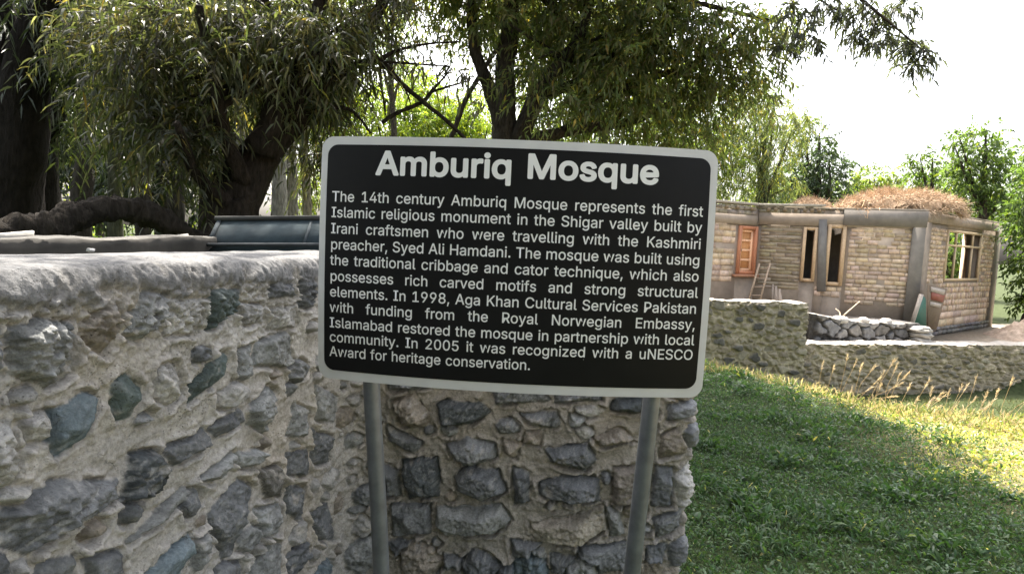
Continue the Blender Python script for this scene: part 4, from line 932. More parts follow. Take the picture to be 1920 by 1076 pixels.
# front wall body, side wall, wing wall, back walls
TW = .3
mb = MB(); PF.wall(mb, [d1, d2], HB - .3, HT - .02, TW, CEM, 0, PF.L - .0); front = mb.build('front_wall', M_CEMENT, house)
mb = MB(); PS.wall(mb, [wn], HB - .3, HT - .02, TW, CEM, .301, PS.L); side = mb.build('side_wall', M_CEMENT, house)
mb = MB(); PW.wall(mb, [ow], HB - .3, HT - .02, TW, CEM, 0, PW.L - .0); wing = mb.build('wing_wall', M_CEMENT, house)
PB, PI_ = Plane(R2, B2), Plane(B2, I2)
hb = rect(PB, (1762, 420), (1802, 420), (1802, 540), (1762, 540)); hb = [min(hb[0], hb[1]), max(hb[0], hb[1]), HB + 1.0, HT - .3]
mb = MB(); PB.wall(mb, [hb], HB - .3, HT - .02, TW, MUD, .31, PB.L); mb.build('back_wall', M_CEMENT, house)
Wb = wd_ + (B2 - I2) * .9
mb = MB()
PX = Plane(B2, I2)
PX.wall(mb, [], HB - .3, HT - .02, TW, CEMD, .31, PX.L - .35); mb.build('partition_wall', M_CEMENT, house)
# bricks
mb = MB()
ud2 = d2[1] + .05
uc0 = PF.uv(1713, 430)[0]; uc1 = PF.uv(1695, 590)[0]
zc0, zc1 = PF.uv(1713, 430)[1], PF.uv(1695, 590)[1]
PF.bricks(mb, ud2 + .04, PF.L - .1, cbF, beamF[0], [d1, d2], .235, .112, 2, edge=lambda z: (-9, np.interp(z, [zc1, zc0], [uc1, uc0])))
mb.build('brick_infill', M_BRICK, front); mb = MB()
PF.bricks(mb, .1, d1[0] - .03, PF.uv(1450, 540)[1], beamF[0] - .02, [d1], .5, .1, 3, col=(.30, .25, .185), proud=.02)
mb.build('brick_infill', M_BRICK, front); mb = MB()
PF.bricks(mb, d2[0] - .2, d2[1], cbF + .15, d2[2] - .05, [], .2, .13, 4)
mb.build('brick_infill', M_BRICK, front)
mb = MB()
zs0 = PS.uv(1790, 582)[1]
PS.bricks(mb, PS.uv(1742, 440)[0], PS.L - .25, PS.uv(1770, 530)[1], PS.uv(1790, 426)[1] - .05, [wn], .25, .11, 5)
PS.bricks(mb, PS.uv(1755, 550)[0], PS.L - .3, zs0, PS.uv(1770, 531)[1], [], .1, .17, 6)
PS.bricks(mb, PS.uv(1755, 600)[0], PS.L - .5, zs0 - .42, zs0 - .02, [], .6, .22, 7, gap=.012, proud=.02)
mb.build('brick_infill', M_BRICK, side); mb = MB()
PS.bricks(mb, .4, PS.L - .2, HB - .1, HB + .28, [], .3, .15, 9, col=(.2, .19, .175), proud=.07, gap=.04)
mb.build('stone_plinth', M_RUBBLE, side)
mb = MB()
PW.bricks(mb, .05, ow[0] - .1, PW.uv(1360, 527)[1], PW.uv(1360, 418)[1], [ow], .32, .15, 8)
mb.build('brick_infill', M_BRICK, wing)
# cement frame standing proud: ring beams and columns
mb = MB(); PF.box(mb, 0.02, PF.L + .03, .002, .05, beamF[0], beamF[1] - .0, CEM); PF.box(mb, d2[1] - .1, PF.L + .06, .0, .09, beamF[1] - .28, HT - .0, (.2, .18, .16))
PS.box(mb, .06, PS.L, .004, .06, PS.uv(1790, 424)[1], HT, CEM); PW.box(mb, 0, PW.L - .06, .003, .05, PW.uv(1380, 420)[1], PW.uv(1380, 402)[1], CEM)
mb.build('ring_beam', M_CEMENT, house)
mb = MB()
uc = PF.uv(1540, 500)[0]
q = [PF.uv(*p) for p in ((1531, 546), (1547, 546), (1550, 412), (1535, 412))]
PF.quad(mb, q, -.02, .09, (.17, .16, .15))
mb.build('column', M_CEMENT, house)
mb = MB()
q = [PF.uv(*p) for p in ((1688, 640), (1735, 640), (1735, 398), (1714, 398))]; q[1] = (PF.L + .04, q[1][1]); q[2] = (PF.L + .04, HT); q[3] = (q[3][0], HT)
PF.quad(mb, q, -.28, .085, (.19, .172, .15))
PS.box(mb, -.05, .42, -.05, .05, HB - .2, HT + .002, CEM)
mb.build('column', M_CEMENT, house)
mb = MB(); PS.box(mb, PS.L - .3, PS.L + .05, -.32, .07, HB - .2, HT - .05, (.27, .235, .19)); mb.build('column', M_CEMENT, house)
# parapet rubble, pole ends, roof
mb = MB()
up1 = d2[0] - .1
PF.bricks(mb, .02, up1, beamF[1] - .0, HT + .06, [], .26, .12, 12, col=(.26, .23, .19), proud=.04)
PW.bricks(mb, .02, PW.L - .1, PW.uv(1380, 402)[1], HT + .06, [], .26, .12, 13, col=(.26, .23, .19), proud=.04)
PF.box(mb, -.1, up1, -.3, .07, HT + .062, HT + .13, (.34, .31, .26)); PW.box(mb, 0, PW.L - .08, -.3, .068, HT + .064, HT + .13, (.34, .31, .26))
mb.build('parapet', M_RUBBLE, house)
for P, u0, u1, n in ((PF, .25, up1 - .1, 7), (PW, PW.L - 1.2, PW.L - .25, 3)):
    for i in range(n):
        u = u0 + (u1 - u0) * (i + .2 * math.sin(i * 5)) / (n - 1)
        mb = MB(); c = P.O + P.U * u + np.array([0, 0, beamF[1] + .09])
        add_tube(mb, np.array([c - P.N * .4, c + P.N * .085]), .055, 12, (.2, .15, .095)); mb.build('roof_pole', M_WOOD, house)
mb = MB()
def slab(mb, poly, z0, z1, col):
    n = len(poly); p = np.array(poly)
    V = np.vstack([np.c_[p, np.full(n, z0)], np.c_[p, np.full(n, z1)]])
    i = np.arange(n); j = (i + 1) % n
    mb.add(V, [np.arange(n)[::-1][None], (np.arange(n) + n)[None], np.stack([i, j, j + n, i + n], 1)], col)
cen = (I2 + C2 + R2 + B2) / 4
slab(mb, [p + (p - cen) * .012 for p in (I2, C2, R2, B2)], HT + .003, HT + .055, (.3, .26, .21))
slab(mb, [wd_ + (B2 - I2) * .02 + 0 * wd_, I2 + (B2 - I2) * .02, B2 + (I2 - C2) * .02, wd_ + (B2 - I2)], HT - .05, HT - .021, (.28, .25, .2))
mb.build('roof', M_CEMENT, house)
# timber frames in the openings
LW = (.52, .37, .23)
def frame(P, h, w_, n0, n1, col, name, parent, extra=()):
    mb = MB(); u0, u1, z0, z1 = h
    P.box(mb, u0, u0 + w_, n0, n1, z0, z1, col); P.box(mb, u1 - w_, u1, n0, n1, z0, z1, col)
    P.box(mb, u0 + w_, u1 - w_, n0, n1 - .002, z1 - w_, z1, col); P.box(mb, u0 + w_, u1 - w_, n0, n1 - .002, z0, z0 + w_, col)
    for a, b, c, d in extra: P.box(mb, u0 + a, u0 + b, n0 + .01, n1 - .01, z0 + c, z0 + d, col)
    return mb.build(name, M_WOOD, parent)
tag(frame(PF, d1, .075, -.2, .06, LW, 'window_frame', front), 'pale timber frame of the dark opening')
tag(frame(PF, d2, .085, -.2, .06, LW, 'window_frame', front), 'pale timber frame of the opening right of the grey column')
hh, ww = wn[3] - wn[2], wn[1] - wn[0]
tag(frame(PS, wn, .065, -.03, .04, (.56, .43, .28), 'window_frame', side,
          [(.065, ww - .065, hh * .68, hh * .68 + .055), (ww * .24, ww * .24 + .055, .065, hh * .68), (ww * .24, ww * .24 + .055, hh * .68 + .055, hh - .065),
           (ww * .72, ww * .72 + .055, .065, hh * .68), (ww * .72, ww * .72 + .055, hh * .68 + .055, hh - .065)]), 'wide honey-coloured window frame with transom and mullions, no glass')
tag(frame(PW, ow, .09, -.2, .05, (.47, .2, .11), 'window_frame', wing), 'red-brown window frame')
mb = MB(); PW.box(mb, ow[0] - .12, ow[1] + .08, -.05, .12, ow[2] - .07, ow[2] - .002, (.4, .2, .12)); mb.build('window_sill', M_WOOD, wing)
u0, u1, z0, z1 = ow[0] + .1, ow[1] - .1, ow[2] + .1, ow[3] - .1
mb = MB(); PW.box(mb, u0, u1, -.09, -.06, z0, z1, (.52, .26, .11)); sh = mb.build('shutter', M_WOOD, wing)
mb = MB(); ORL = (.85, .52, .33); hz = (z1 - z0)
PW.box(mb, u0, u0 + .07, -.058, -.02, z0, z1, ORL); PW.box(mb, u1 - .07, u1, -.058, -.02, z0, z1, ORL)
for k in range(5):
    zc = z0 + (hz - .06) * k / 4
    PW.box(mb, u0 + .07, u1 - .07, -.058, -.022, zc, zc + .06, ORL)
mb.build('shutter_rail', M_WOOD, sh)
mb = MB(); PW.box(mb, u0 + .03, u0 + .05, -.02, .01, z0 + hz * .47, z0 + hz * .53, (.03, .03, .03)); mb.build('latch', M_METAL, sh)

# ------------------------------------------------------------------ straw on the roof
def strands(mb, P, D, L, wd, col, bend=.3, seed=0):
    """thin flat stalks: three-point ribbons"""
    r = np.random.default_rng(seed)
    n = len(P)
    D = D / np.linalg.norm(D, axis=1)[:, None]
    s = np.cross(D, r.normal(size=(n, 3))); s /= np.linalg.norm(s, axis=1)[:, None]
    b = np.cross(D, s) * bend * L[:, None] * r.normal(size=n)[:, None]
    w_ = (wd / 2)[:, None]
    p0, p1, p2 = P, P + D * L[:, None] * .5 + b * .25, P + D * L[:, None] + b * 0
    V = np.stack([p0 - s * w_, p0 + s * w_, p1 + s * w_, p1 - s * w_, p2 + s * w_ * .4, p2 - s * w_ * .4], 1).reshape(-1, 3)
    i = np.arange(n)[:, None] * 6
    F = np.vstack([i + np.array([0, 1, 2, 3]), i + np.array([3, 2, 4, 5])])
    mb.add(V, F, np.repeat(col, 6, 0))
def mound(name, c, rx, ry, h, n, label, seed, ang=0., slen=.35):
    r = np.random.default_rng(seed)
    a = np.linspace(-1.12, 1.12, 46)
    GU, GV = np.meshgrid(a, a, indexing='ij')
    rr = np.hypot(GU, GV)
    q = np.stack([GU.ravel() * 2, GV.ravel() * 2, 0 * GU.ravel() + seed], 1)
    f = fbm(q, 4).reshape(rr.shape)
    z = h * np.sqrt(np.clip(1 - (rr + .14 * f) ** 2.4, 0, 1)) * (1 + .25 * f) - .02
    ca, sa = math.cos(ang), math.sin(ang)
    def W(u, v, zz_): return np.stack([c[0] + ca * u * rx - sa * v * ry, c[1] + sa * u * rx + ca * v * ry, c[2] + zz_], -1)
    mb = MB()
    GF = grid_faces(46, 46)
    mb.add(W(GU, GV, z).reshape(-1, 3), GF[(rr.ravel()[GF] < 1.02).all(1)], np.clip(np.array([.42, .30, .2]) * (1 + .3 * f.reshape(-1, 1)), .05, .6))
    t, rad = r.uniform(0, 6.283, n), np.sqrt(r.uniform(0, 1, n)) * 1.03
    u, v = np.cos(t) * rad, np.sin(t) * rad
    iu, iv = np.clip(((u + 1.12) / 2.24 * 45).astype(int), 0, 45), np.clip(((v + 1.12) / 2.24 * 45).astype(int), 0, 45)
    P = W(u, v, z[iu, iv] + r.uniform(-.02, .05, n))
    D = np.stack([np.cos(t) * .8, np.sin(t) * .8, -rad * .9 + .2], 1) + r.normal(0, .7, (n, 3))
    col = np.array([.46, .34, .235]) * r.uniform(.55, 1.35, n)[:, None] * np.array([1, 1, 1]) + r.normal(0, .02, n)[:, None]
    strands(mb, P, D, r.uniform(.5, 1.5, n) * slen, r.uniform(.004, .009, n), np.clip(col, .05, .8), seed=seed)
    return mb, c
ms = at(1684, 400, 16.3); ms[2] = HT + .05
mbm, c = mound('straw', ms, 1.48, 1.15, .52, 20000, '', 4, -.25, .2)
r = np.random.default_rng(9)
n = 70                                             # wisps hanging over the eave
uu = r.uniform(d2[0] - .3, PF.L - 1.0, n)
P = PF.O + PF.U * uu[:, None] + PF.N * r.uniform(-.2, .1, n)[:, None] + np.array([0, 0, HT + .08])
D = PF.N * r.uniform(.1, 1, n)[:, None] + np.stack([r.normal(0, .5, n), r.normal(0, .3, n), r.normal(-.2, .45, n)], 1)
strands(mbm, P, D, r.uniform(.1, .45, n), r.uniform(.01, .02, n), np.array([.42, .27, .16]) * r.uniform(.6, 1.3, n)[:, None], seed=2)
tag(mbm.build('straw_heap', M_STRAW), 'large heap of reddish dry straw piled on the corner of the house roof', 'straw heap')
m2 = at(1521, 385, 17.0); m2[2] = HT + .06
mbm, c = mound('straw', m2, .55, .4, .3, 3000, '', 6, 0, .12)
tag(mbm.build('straw_heap', M_STRAW), 'small round heap of pinkish straw on the roof, left of the large straw heap', 'straw heap')

# ------------------------------------------------------------------ things round the house
yd = lambda px, py, Y: at(px, py, Y)
# yard: a terrace of packed earth between the walls and the house
mb = MB()
ty = [w1b[:2] + np.array([.1, .4]), w1a[:2] + np.array([-1, .4]), wd_ + np.array([-1.5, 1.0]), I2 + np.array([0, .5]), C2 + np.array([-.2, .5]), s1b[:2] + np.array([.15, .3]), s1a[:2] + np.array([0, .4])]
slab(mb, ty, -.7, -.10, (.34, .29, .24))
ty2 = [w2a[:2] + np.array([0, .3]), s1a[:2] + np.array([-.1, .6]), s1b[:2] + np.array([.1, .6]), C2 + np.array([0, .6]), R2 + np.array([0, .5]), R2 + np.array([7, 3.]), w2b[:2] + np.array([3, .4]), w2b[:2] + np.array([0, .3])]
slab(mb, ty2, -1.2, -.56, (.36, .31, .25))
tag(mb.build('yard_ground', M_SOIL), kind='structure')
def plank(mb, a, b, w_, t, col, side=(0, 0, 1)):
    a, b = np.array(a, float), np.array(b, float)
    d = (b - a) / np.linalg.norm(b - a)
    s = np.array(side, float); s = s - d * (s @ d); s /= np.linalg.norm(s)
    n_ = np.cross(d, s)
    mb.add(box_pts((a + b) / 2, d, s, n_, -np.linalg.norm(b - a) / 2, np.linalg.norm(b - a) / 2, -w_ / 2, w_ / 2, -t / 2, t / 2), BOXF, col)
lad = empty('ladder', at(1425, 560, 15.4), 'short weathered wooden ladder leaning on the house wall beside the orange shutter', 'ladder')
rails = [(at(1404, 562, 15.35), at(1424, 494, 15.75)), (at(1425, 562, 15.35), at(1444, 494, 15.75))]
for a, b in rails:
    mb = MB(); add_tube(mb, np.array([a, b]), .026, 8, (.33, .25, .18)); mb.build('rail', M_WOOD, lad)
for t in (.12, .35, .6, .85):
    mb = MB(); add_tube(mb, np.array([rails[0][0] * (1 - t) + rails[0][1] * t, rails[1][0] * (1 - t) + rails[1][1] * t]), .018, 8, (.24, .18, .13)); mb.build('rung', M_WOOD, lad)
mb = MB()                                            # sticks standing by the wall
for k in range(5):
    px = 1450 + k * 3.2
    plank(mb, at(px - 2 + k, 566, 15.5), at(px + (2 if k % 2 else -1), 533 + 3 * k, 15.7), .05, .03, np.array([.33, .27, .22]) * (0.8 + .12 * k), (1, 0, 0))
tag(mb.build('stick_bundle', M_WOOD), 'small bundle of pale upright sticks right of the ladder', 'sticks')
P_ = Plane(at(1700, 600, 14.3)[:2], at(1745, 600, 14.55)[:2])
mb = MB(); P_.quad(mb, [P_.uv(*p) for p in ((1708, 612), (1734, 612), (1733, 560), (1727, 552))], 0, .04, (.035, .12, .085)); gb = mb.build('green_panel', M_METAL)
mb = MB(); e1 = [P_.uv(*p) for p in ((1704, 614), (1708, 612), (1728, 552), (1724, 551))]; P_.quad(mb, e1, -.01, .06, (.4, .35, .3)); mb.build('frame', M_WOOD, gb)
tag(gb, 'dark green pointed board with pale edge leaning at the house corner', 'board')
P_ = Plane(at(1730, 600, 14.6)[:2], at(1790, 600, 15.1)[:2])
mb = MB(); P_.quad(mb, [P_.uv(*p) for p in ((1737, 616), (1752, 618), (1772, 541), (1739, 533))], 0, .05, (.2, .15, .105)); bb = mb.build('scrap_panel', M_WOOD)
mb = MB(); P_.quad(mb, [P_.uv(*p) for p in ((1741, 561), (1762, 566), (1767, 552), (1742, 547))], .052, .075, (.27, .09, .06)); mb.build('patch', M_METAL, bb)
for q in (((1739, 572), (1757, 577), (1759, 569), (1740, 565)), ((1740, 546), (1764, 553), (1766, 543), (1741, 537))):
    mb = MB(); P_.quad(mb, [P_.uv(*p) for p in q], .052, .08, (.42, .36, .31)); mb.build('batten', M_WOOD, bb)
tag(bb, 'brown scrap board with rusty red patch, leaning right of the green board', 'board')
def rock(name, c, r3, label, col, seed, group=None, cat='stone'):
    mb = MB()
    n1, n2 = 22, 14
    t, p = np.meshgrid(np.linspace(0, 2 * np.pi, n1, endpoint=False), np.linspace(.02, np.pi - .02, n2), indexing='ij')
    d = np.stack([np.cos(t) * np.sin(p), np.sin(t) * np.sin(p), np.cos(p)], -1).reshape(-1, 3)
    s = np.sign(d) * np.abs(d) ** .75
    q = s * (1 + .3 * fbm(d * 1.4 + seed * 3.1, 3))[:, None] * np.array(r3) + np.array(c)
    i = np.arange(n1)[:, None]; k = (i + 1) % n1; j = np.arange(n2 - 1)[None]
    F = np.stack([i * n2 + j, i * n2 + j + 1, k * n2 + j + 1, k * n2 + j], -1).reshape(-1, 4)
    mb.add(q, F, np.clip(np.array(col) * (1 + .25 * fbm(d * 5 + seed, 3))[:, None], .02, .8))
    return tag(mb.build(name, M_RUBBLE, smooth=True), label, cat, group)
for k, (px, py, wv, lb) in enumerate(((1577, 593, 15, 'whitish lump of stone on the terrace wall beside the dry sticks'), (1619, 598, 9, 'pale loose stone on top of the terrace wall, between the other two'), (1662, 599, 9, 'pale loose stone on top of the terrace wall, nearest the green board'))):
    c = at(px, py, 13.35 + k * .2); c[2] = [.02, -.0, -.02][k]
    rock('loose_stone', c, (wv / 1100 * 13, .12, .085), lb, (.5, .46, .42), k + 2)
for k, (px, py, lb) in enumerate(((1722, 617, 'topmost of three grey stone blocks stacked below the green board'), (1724, 627, 'middle one of three grey stone blocks stacked below the green board'), (1722, 637, 'lowest of three grey stone blocks stacked below the green board'))):
    c = at(px, py, 13.75); rock('stone_block', c, (.2, .3, .075), lb, (.33, .31, .28), k + 20, 'stacked stone blocks', 'stone block')
tw1 = [((1581, 592), (1612, 565)), ((1576, 596), (1567, 579))]
for k, (a, b) in enumerate(tw1):
    mb = MB(); A_, B_ = at(*a, 13.5), at(*b, 13.7)
    add_tube(mb, spline([A_, (A_ + B_) / 2 + np.array([0.03, 0, .03]), B_], 8), [.018, .01], 6, (.42, .33, .24))
    tag(mb.build('dry_stick', M_WOOD), ('long dry stick slanting up to the right from the terrace wall', 'short dry stick slanting up to the left from the terrace wall')[k], 'stick')
mb = MB(); A_, B_ = PS.O + PS.U * (PS.L - .05) + PS.N * .07 + np.array([0, 0, PS.uv(1872, 443)[1]]), at(2050, 446, 21)
add_tube(mb, spline([A_, (A_ + B_) / 2 - np.array([0, 0, .04]), B_], 20), .02, 6, (.55, .5, .25))
tag(mb.build('overhead_cable', M_METAL), 'thin pale yellow cable running right from the top of the house corner', 'cable')
mb = MB(); c = at(1945, 650, 15.6); c[2] = -.6
a = np.linspace(-1.1, 1.1, 60); GU, GV = np.meshgrid(a, a, indexing='ij'); f = fbm(np.stack([GU.ravel() * 2.3, GV.ravel() * 2.3, 0 * GU.ravel()], 1), 5, .6).reshape(GU.shape)
z = .6 * np.clip(1 - np.hypot(GU, GV) ** 1.3, 0, 1) * (1 + .5 * f) + .05 * f - .03
mb.add(np.stack([c[0] + GU * 1.1, c[1] + GV * 1.6, c[2] + z], -1).reshape(-1, 3), grid_faces(60, 60), np.clip(np.array([.42, .33, .26]) * (1 + .3 * f.reshape(-1, 1)), .05, .7))
tag(mb.build('earth_mound', M_SOIL), 'heap of pinkish earth and rubble right of the unfinished house', 'earth heap')

# ------------------------------------------------------------------ behind the near wall: plank, metal trough, log
mb = MB()
a, b = at(-160, 458, 1.55), at(400, 449, 2.6)
r = np.random.default_rng(5)
d = (b - a) / np.linalg.norm(b - a); s = np.array([-d[1], d[0], 0])
n1 = 90
t = np.linspace(0, np.linalg.norm(b - a), n1)
prof = np.array([(-.02, -.09), (-.021, -.01), (-.018, .016), (-.005, .02), (.05, .021), (.1, .018), (.1, -.09)])
Vv = np.array([[a + d * q_ + s * pn + np.array([0, 0, pz]) for pn, pz in prof] for q_ in t]).reshape(-1, 3)
Vv[:, 2] += .011 * fbm(Vv * np.array([6, 6, 30]), 4) - .006
Vv += (.004 * fbm(Vv * np.array([8, 8, 60]) + 9, 3))[:, None] * np.array([s[0], s[1], 0])
mb.add(Vv, grid_faces(n1, len(prof)), np.clip(np.array([.04, .036, .03]) * (1 + .6 * fbm(Vv * np.array([7, 7, 40]), 4))[:, None], .01, .4))
beam = tag(mb.build('timber_beam', M_WOOD), 'dark weathered timber beam lying along behind the near stone wall', 'beam')
M_BLUE = attr_mat('dark_blue_sheet', .9, 18, .3, .1, .002, .2, 8)
tro = empty('metal_trough', at(490, 500, 2.9), 'dark blue-grey sheet metal trough with a rolled rim behind the stone wall', 'trough')
q = [at(372, 484, 2.5), at(640, 482, 2.5), at(640, 409, 2.75), at(408, 411, 2.75)]
mb = MB(); bk = np.array([0, .03, .0]); V = np.array(q + [p_ + bk for p_ in q])
mb.add(V, [BOXF], (.028, .041, .048)); mb.build('side_sheet', M_BLUE, tro)
mb = MB(); add_tube(mb, np.array([at(404, 410, 2.74), at(660, 408, 2.74)]), .012, 12, (.05, .05, .047)); mb.build('rim', M_BLUE, tro)
mb = MB(); V = np.array([at(372, 485, 2.49), at(408, 411, 2.74), at(420, 411, 3.6), at(400, 485, 3.6)]); V = np.vstack([V, V + np.array([.02, 0, 0])]); mb.add(V, [BOXF], (.04, .05, .056)); mb.build('end_sheet', M_BLUE, tro)
mb = MB(); add_tube(mb, np.array([at(380, 459, 2.54), at(650, 459, 2.54)]), .008, 10, (.04, .045, .05)); mb.build('base_rail', M_BLUE, tro)
mb = MB(); add_tube(mb, np.array([at(584, 416, 2.73), at(570, 456, 2.57)]), .007, 8, (.045, .055, .062)); mb.build('seam', M_BLUE, tro)
rock('pebble', E3 + ray(170, 469) * ((ZT + .006 - 1.5) / ray(170, 469)[2]), (.008, .008, .005), 'tiny pale pebble lying on the coping of the near stone wall', (.45, .44, .42), 40, cat='pebble')
for k, (a_, b_, lb) in enumerate((((-60, 452), (62, 441), 'splintered pale strip of wood lying on the timber beam'), ((335, 446), (352, 444), 'small white chip lying on the timber beam near the metal trough'))):
    mb = MB(); A_, B_ = at(*a_, 1.75 if k == 0 else 2.45), at(*b_, 1.95 if k == 0 else 2.5)
    plank(mb, A_, B_, .03 if k == 0 else .025, .008, (.4, .38, .35), (0.2, 1, .3)); tag(mb.build('wood_chip', M_WOOD), lb, 'wood chip')
mb = MB()
pts = [at(-120, 455, 2.9), at(60, 432, 3.2), at(140, 405, 3.4), at(215, 390, 3.6), at(285, 405, 3.9), at(350, 438, 4.1), at(420, 458, 4.3)]
add_tube(mb, spline(pts, 70), [.09, .085, .075, .07, .075, .06, .05], 18, (.032, .027, .022), .45)
tag(mb.build('fallen_log', M_BARK, smooth=True), 'thick dark crooked fallen log lying behind the near stone wall', 'log')
# ------------------------------------------------------------------ trees
def leaves(mb, P, D, L, Wd, col, droop=.25, r=None, six=True):
    """one folded leaf per point: base, two pairs of edge points, tip"""
    n = len(P)
    D = D / (np.linalg.norm(D, axis=1)[:, None] + 1e-9)
    s = np.cross(D, r.normal(size=(n, 3)) * .8 + np.array([0, 0, 1.]))
    s /= np.linalg.norm(s, axis=1)[:, None] + 1e-9
    nn = np.cross(s, D)
    L, Wd = L[:, None], Wd[:, None] * .5
    g = np.array([0, 0, -1.]) * droop * L
    if six:
        a, b, tip = P + D * L * .3, P + D * L * .68 + g * .35, P + D * L + g
        up = nn * Wd * .35
        V = np.stack([P, a + s * Wd + up, a - s * Wd + up, b - s * Wd * .8 + up, b + s * Wd * .8 + up, tip], 1)
        i = np.arange(n)[:, None] * 6
        mb.add(V.reshape(-1, 3), [i + np.array([0, 2, 1]), i + np.array([1, 2, 3, 4]), i + np.array([4, 3, 5])], np.repeat(col, 6, 0))
    else:
        a, tip = P + D * L * .45 + g * .15, P + D * L + g
        V = np.stack([P, a + s * Wd + nn * Wd * .3, tip, a - s * Wd + nn * Wd * .3], 1)
        i = np.arange(n)[:, None] * 4
        mb.add(V.reshape(-1, 3), [i + np.array([0, 1, 2]), i + np.array([0, 2, 3])], np.repeat(col, 4, 0))
def crown(clumps, leaf, cols, seed, sprays=14, per=16, droop=.5, slen=.5, hang=.6, six=False, twigs=False, yellow=.06, splay=.7, surf=.5, rad_sprays=None):
    """clumps: (centre, radius, flatten). Each clump holds sprays (leafy twigs) with leaves along them."""
    r = np.random.default_rng(seed)
    mb = MB()
    cols = np.array(cols)
    for c, R, fl in clumps:
        ns = int(sprays if rad_sprays is None else max(4, rad_sprays * R * R))
        d = r.normal(size=(ns, 3)); d /= np.linalg.norm(d, axis=1)[:, None]
        rad = R * r.uniform(0, 1, ns) ** surf
        O = np.array(c) + d * rad[:, None] * np.array([1, 1, fl])
        dr = d * .7 + r.normal(0, .5, (ns, 3)); dr /= np.linalg.norm(dr, axis=1)[:, None]
        sl = slen * r.uniform(.6, 1.3, ns)
        t = np.linspace(.08, 1, per)[None] + r.uniform(-.03, .03, (ns, per))
        down = np.array([0, 0, -1.])
        X = O[:, None] + dr[:, None] * (sl[:, None] * t)[..., None] + down * (hang * sl[:, None] * t ** 2)[..., None]
        T = dr[:, None] * np.ones((1, per, 1)) + down * (2 * hang * t)[..., None]
        T /= np.linalg.norm(T, axis=2)[..., None]
        sd = np.cross(T, r.normal(size=(ns, 1, 3)) + np.array([0, 0, .5])); sd /= np.linalg.norm(sd, axis=2)[..., None] + 1e-9
        alt = np.where(np.arange(per) % 2, 1, -1)[None, :, None]
        LD = T * .6 + sd * alt * splay + r.normal(0, .25, X.shape) + down * droop * .6
        n = ns * per
        tone = (r.uniform(.7, 1.2) * r.uniform(.75, 1.25, ns))[:, None] * r.uniform(.75, 1.25, (ns, per))
        cc = cols[r.integers(0, len(cols), (ns, per))] * tone[..., None]
        yl = r.uniform(0, 1, (ns, per)) < yellow
        cc = np.where(yl[..., None], cc * np.array([2.2, 1.7, .9]), cc)
        leaves(mb, X.reshape(-1, 3), LD.reshape(-1, 3), leaf[0] * r.uniform(.65, 1.3, n), leaf[1] * r.uniform(.7, 1.25, n), np.clip(cc, .003, .7).reshape(-1, 3), droop, r, six)
        if twigs:
            for k in range(ns):
                add_tube(mb, X[k, ::5] if per > 10 else X[k], [.005, .0015], 3, (.06, .05, .035), cap=False)
    return mb
def tree(name, label, cat, limbs, mbc, leafm=None, bark=(.07, .055, .042), group=None, seg=12, rough=.3):
    b = limbs[0][0][0]
    o = empty(name, (b[0], b[1], b[2]), label, cat, group)
    mb = MB()
    for pts, rad in limbs:
        n = max(8, int(np.linalg.norm(np.diff(np.array(pts), axis=0), axis=1).sum() / (max(rad) * 1.2)))
        add_tube(mb, spline(pts, min(n, 90)), rad, seg, bark, rough)
    mb.build('trunk', M_BARK, o, smooth=True)
    if mbc is not None:
        mbc.build('crown', leafm or M_LEAF, o)
    return o
def pc(px, py, Y, rpx, fl=.8):
    return (at(px, py, Y), rpx / FPX * Y, fl)
def lim(Y, *q, r=(.1, .05), dY=0.):
    n = len(q)
    return ([at(x, y, Y + dY * i / (n - 1)) for i, (x, y) in enumerate(q)], r)
def wc(x, y, z, R, fl=.8): return (np.array([x, y, z]), R, fl)
def toward(clumps, P, n, seed, r=(.035, .01)):
    """boughs from a point of the trunk out into some of its clumps"""
    g = np.random.default_rng(seed)
    out = []
    P = np.array(P)
    for c, R, fl in [clumps[i] for i in g.permutation(len(clumps))[:n]]:
        mid = P * .45 + c * .55 + g.normal(0, .12, 3) * R + np.array([0, 0, .12 * R])
        out.append(([P, mid, c], r))
    return out
WL = [(.055, .063, .035), (.075, .08, .05), (.042, .052, .026), (.11, .108, .075), (.075, .064, .04)]
# the big leaning willow at the left
cl = []
for px, py, Y, R in ((250,50,4.6,60),(330,90,4.8,60),(260,150,4.7,50),(400,60,5.0,70),(470,110,5.0,60),(540,60,4.9,60),(600,100,4.9,50),(640,50,4.9,55),(380,160,4.8,55),(450,170,4.9,36),
                     (330,220,4.3,30),(355,265,4.2,24),(300,200,4.5,30),(560,130,4.8,40),(300,245,4.5,20),(590,290,5.2,18),(200,80,4.8,50),(170,20,4.9,55),(680,20,4.8,55),
                     (350,10,4.6,70),(470,10,4.6,70),(580,0,4.7,70),(240,-20,4.7,80),(720,-10,4.8,55),(610,200,4.8,20),(640,130,4.7,28),(470,40,4.3,40),(330,40,4.2,40),(245,110,4.2,34),(540,190,4.9,30),(560,80,4.2,34),(430,80,4.2,36),(625,70,4.3,30)):
    cl.append(pc(px, py, Y, R, .75))
for x, y, z, R in ((-2.6,4.6,4.6,1.0),(-1.6,4.9,5.2,1.1),(-3.6,4.8,5.0,1.1),(-2.4,4.2,6.0,1.2),(-1.0,5.2,6.2,1.1),(-3.4,5.6,6.4,1.2),(-2.0,6.0,7.0,1.2)):
    cl.append(wc(x, y, z, R))
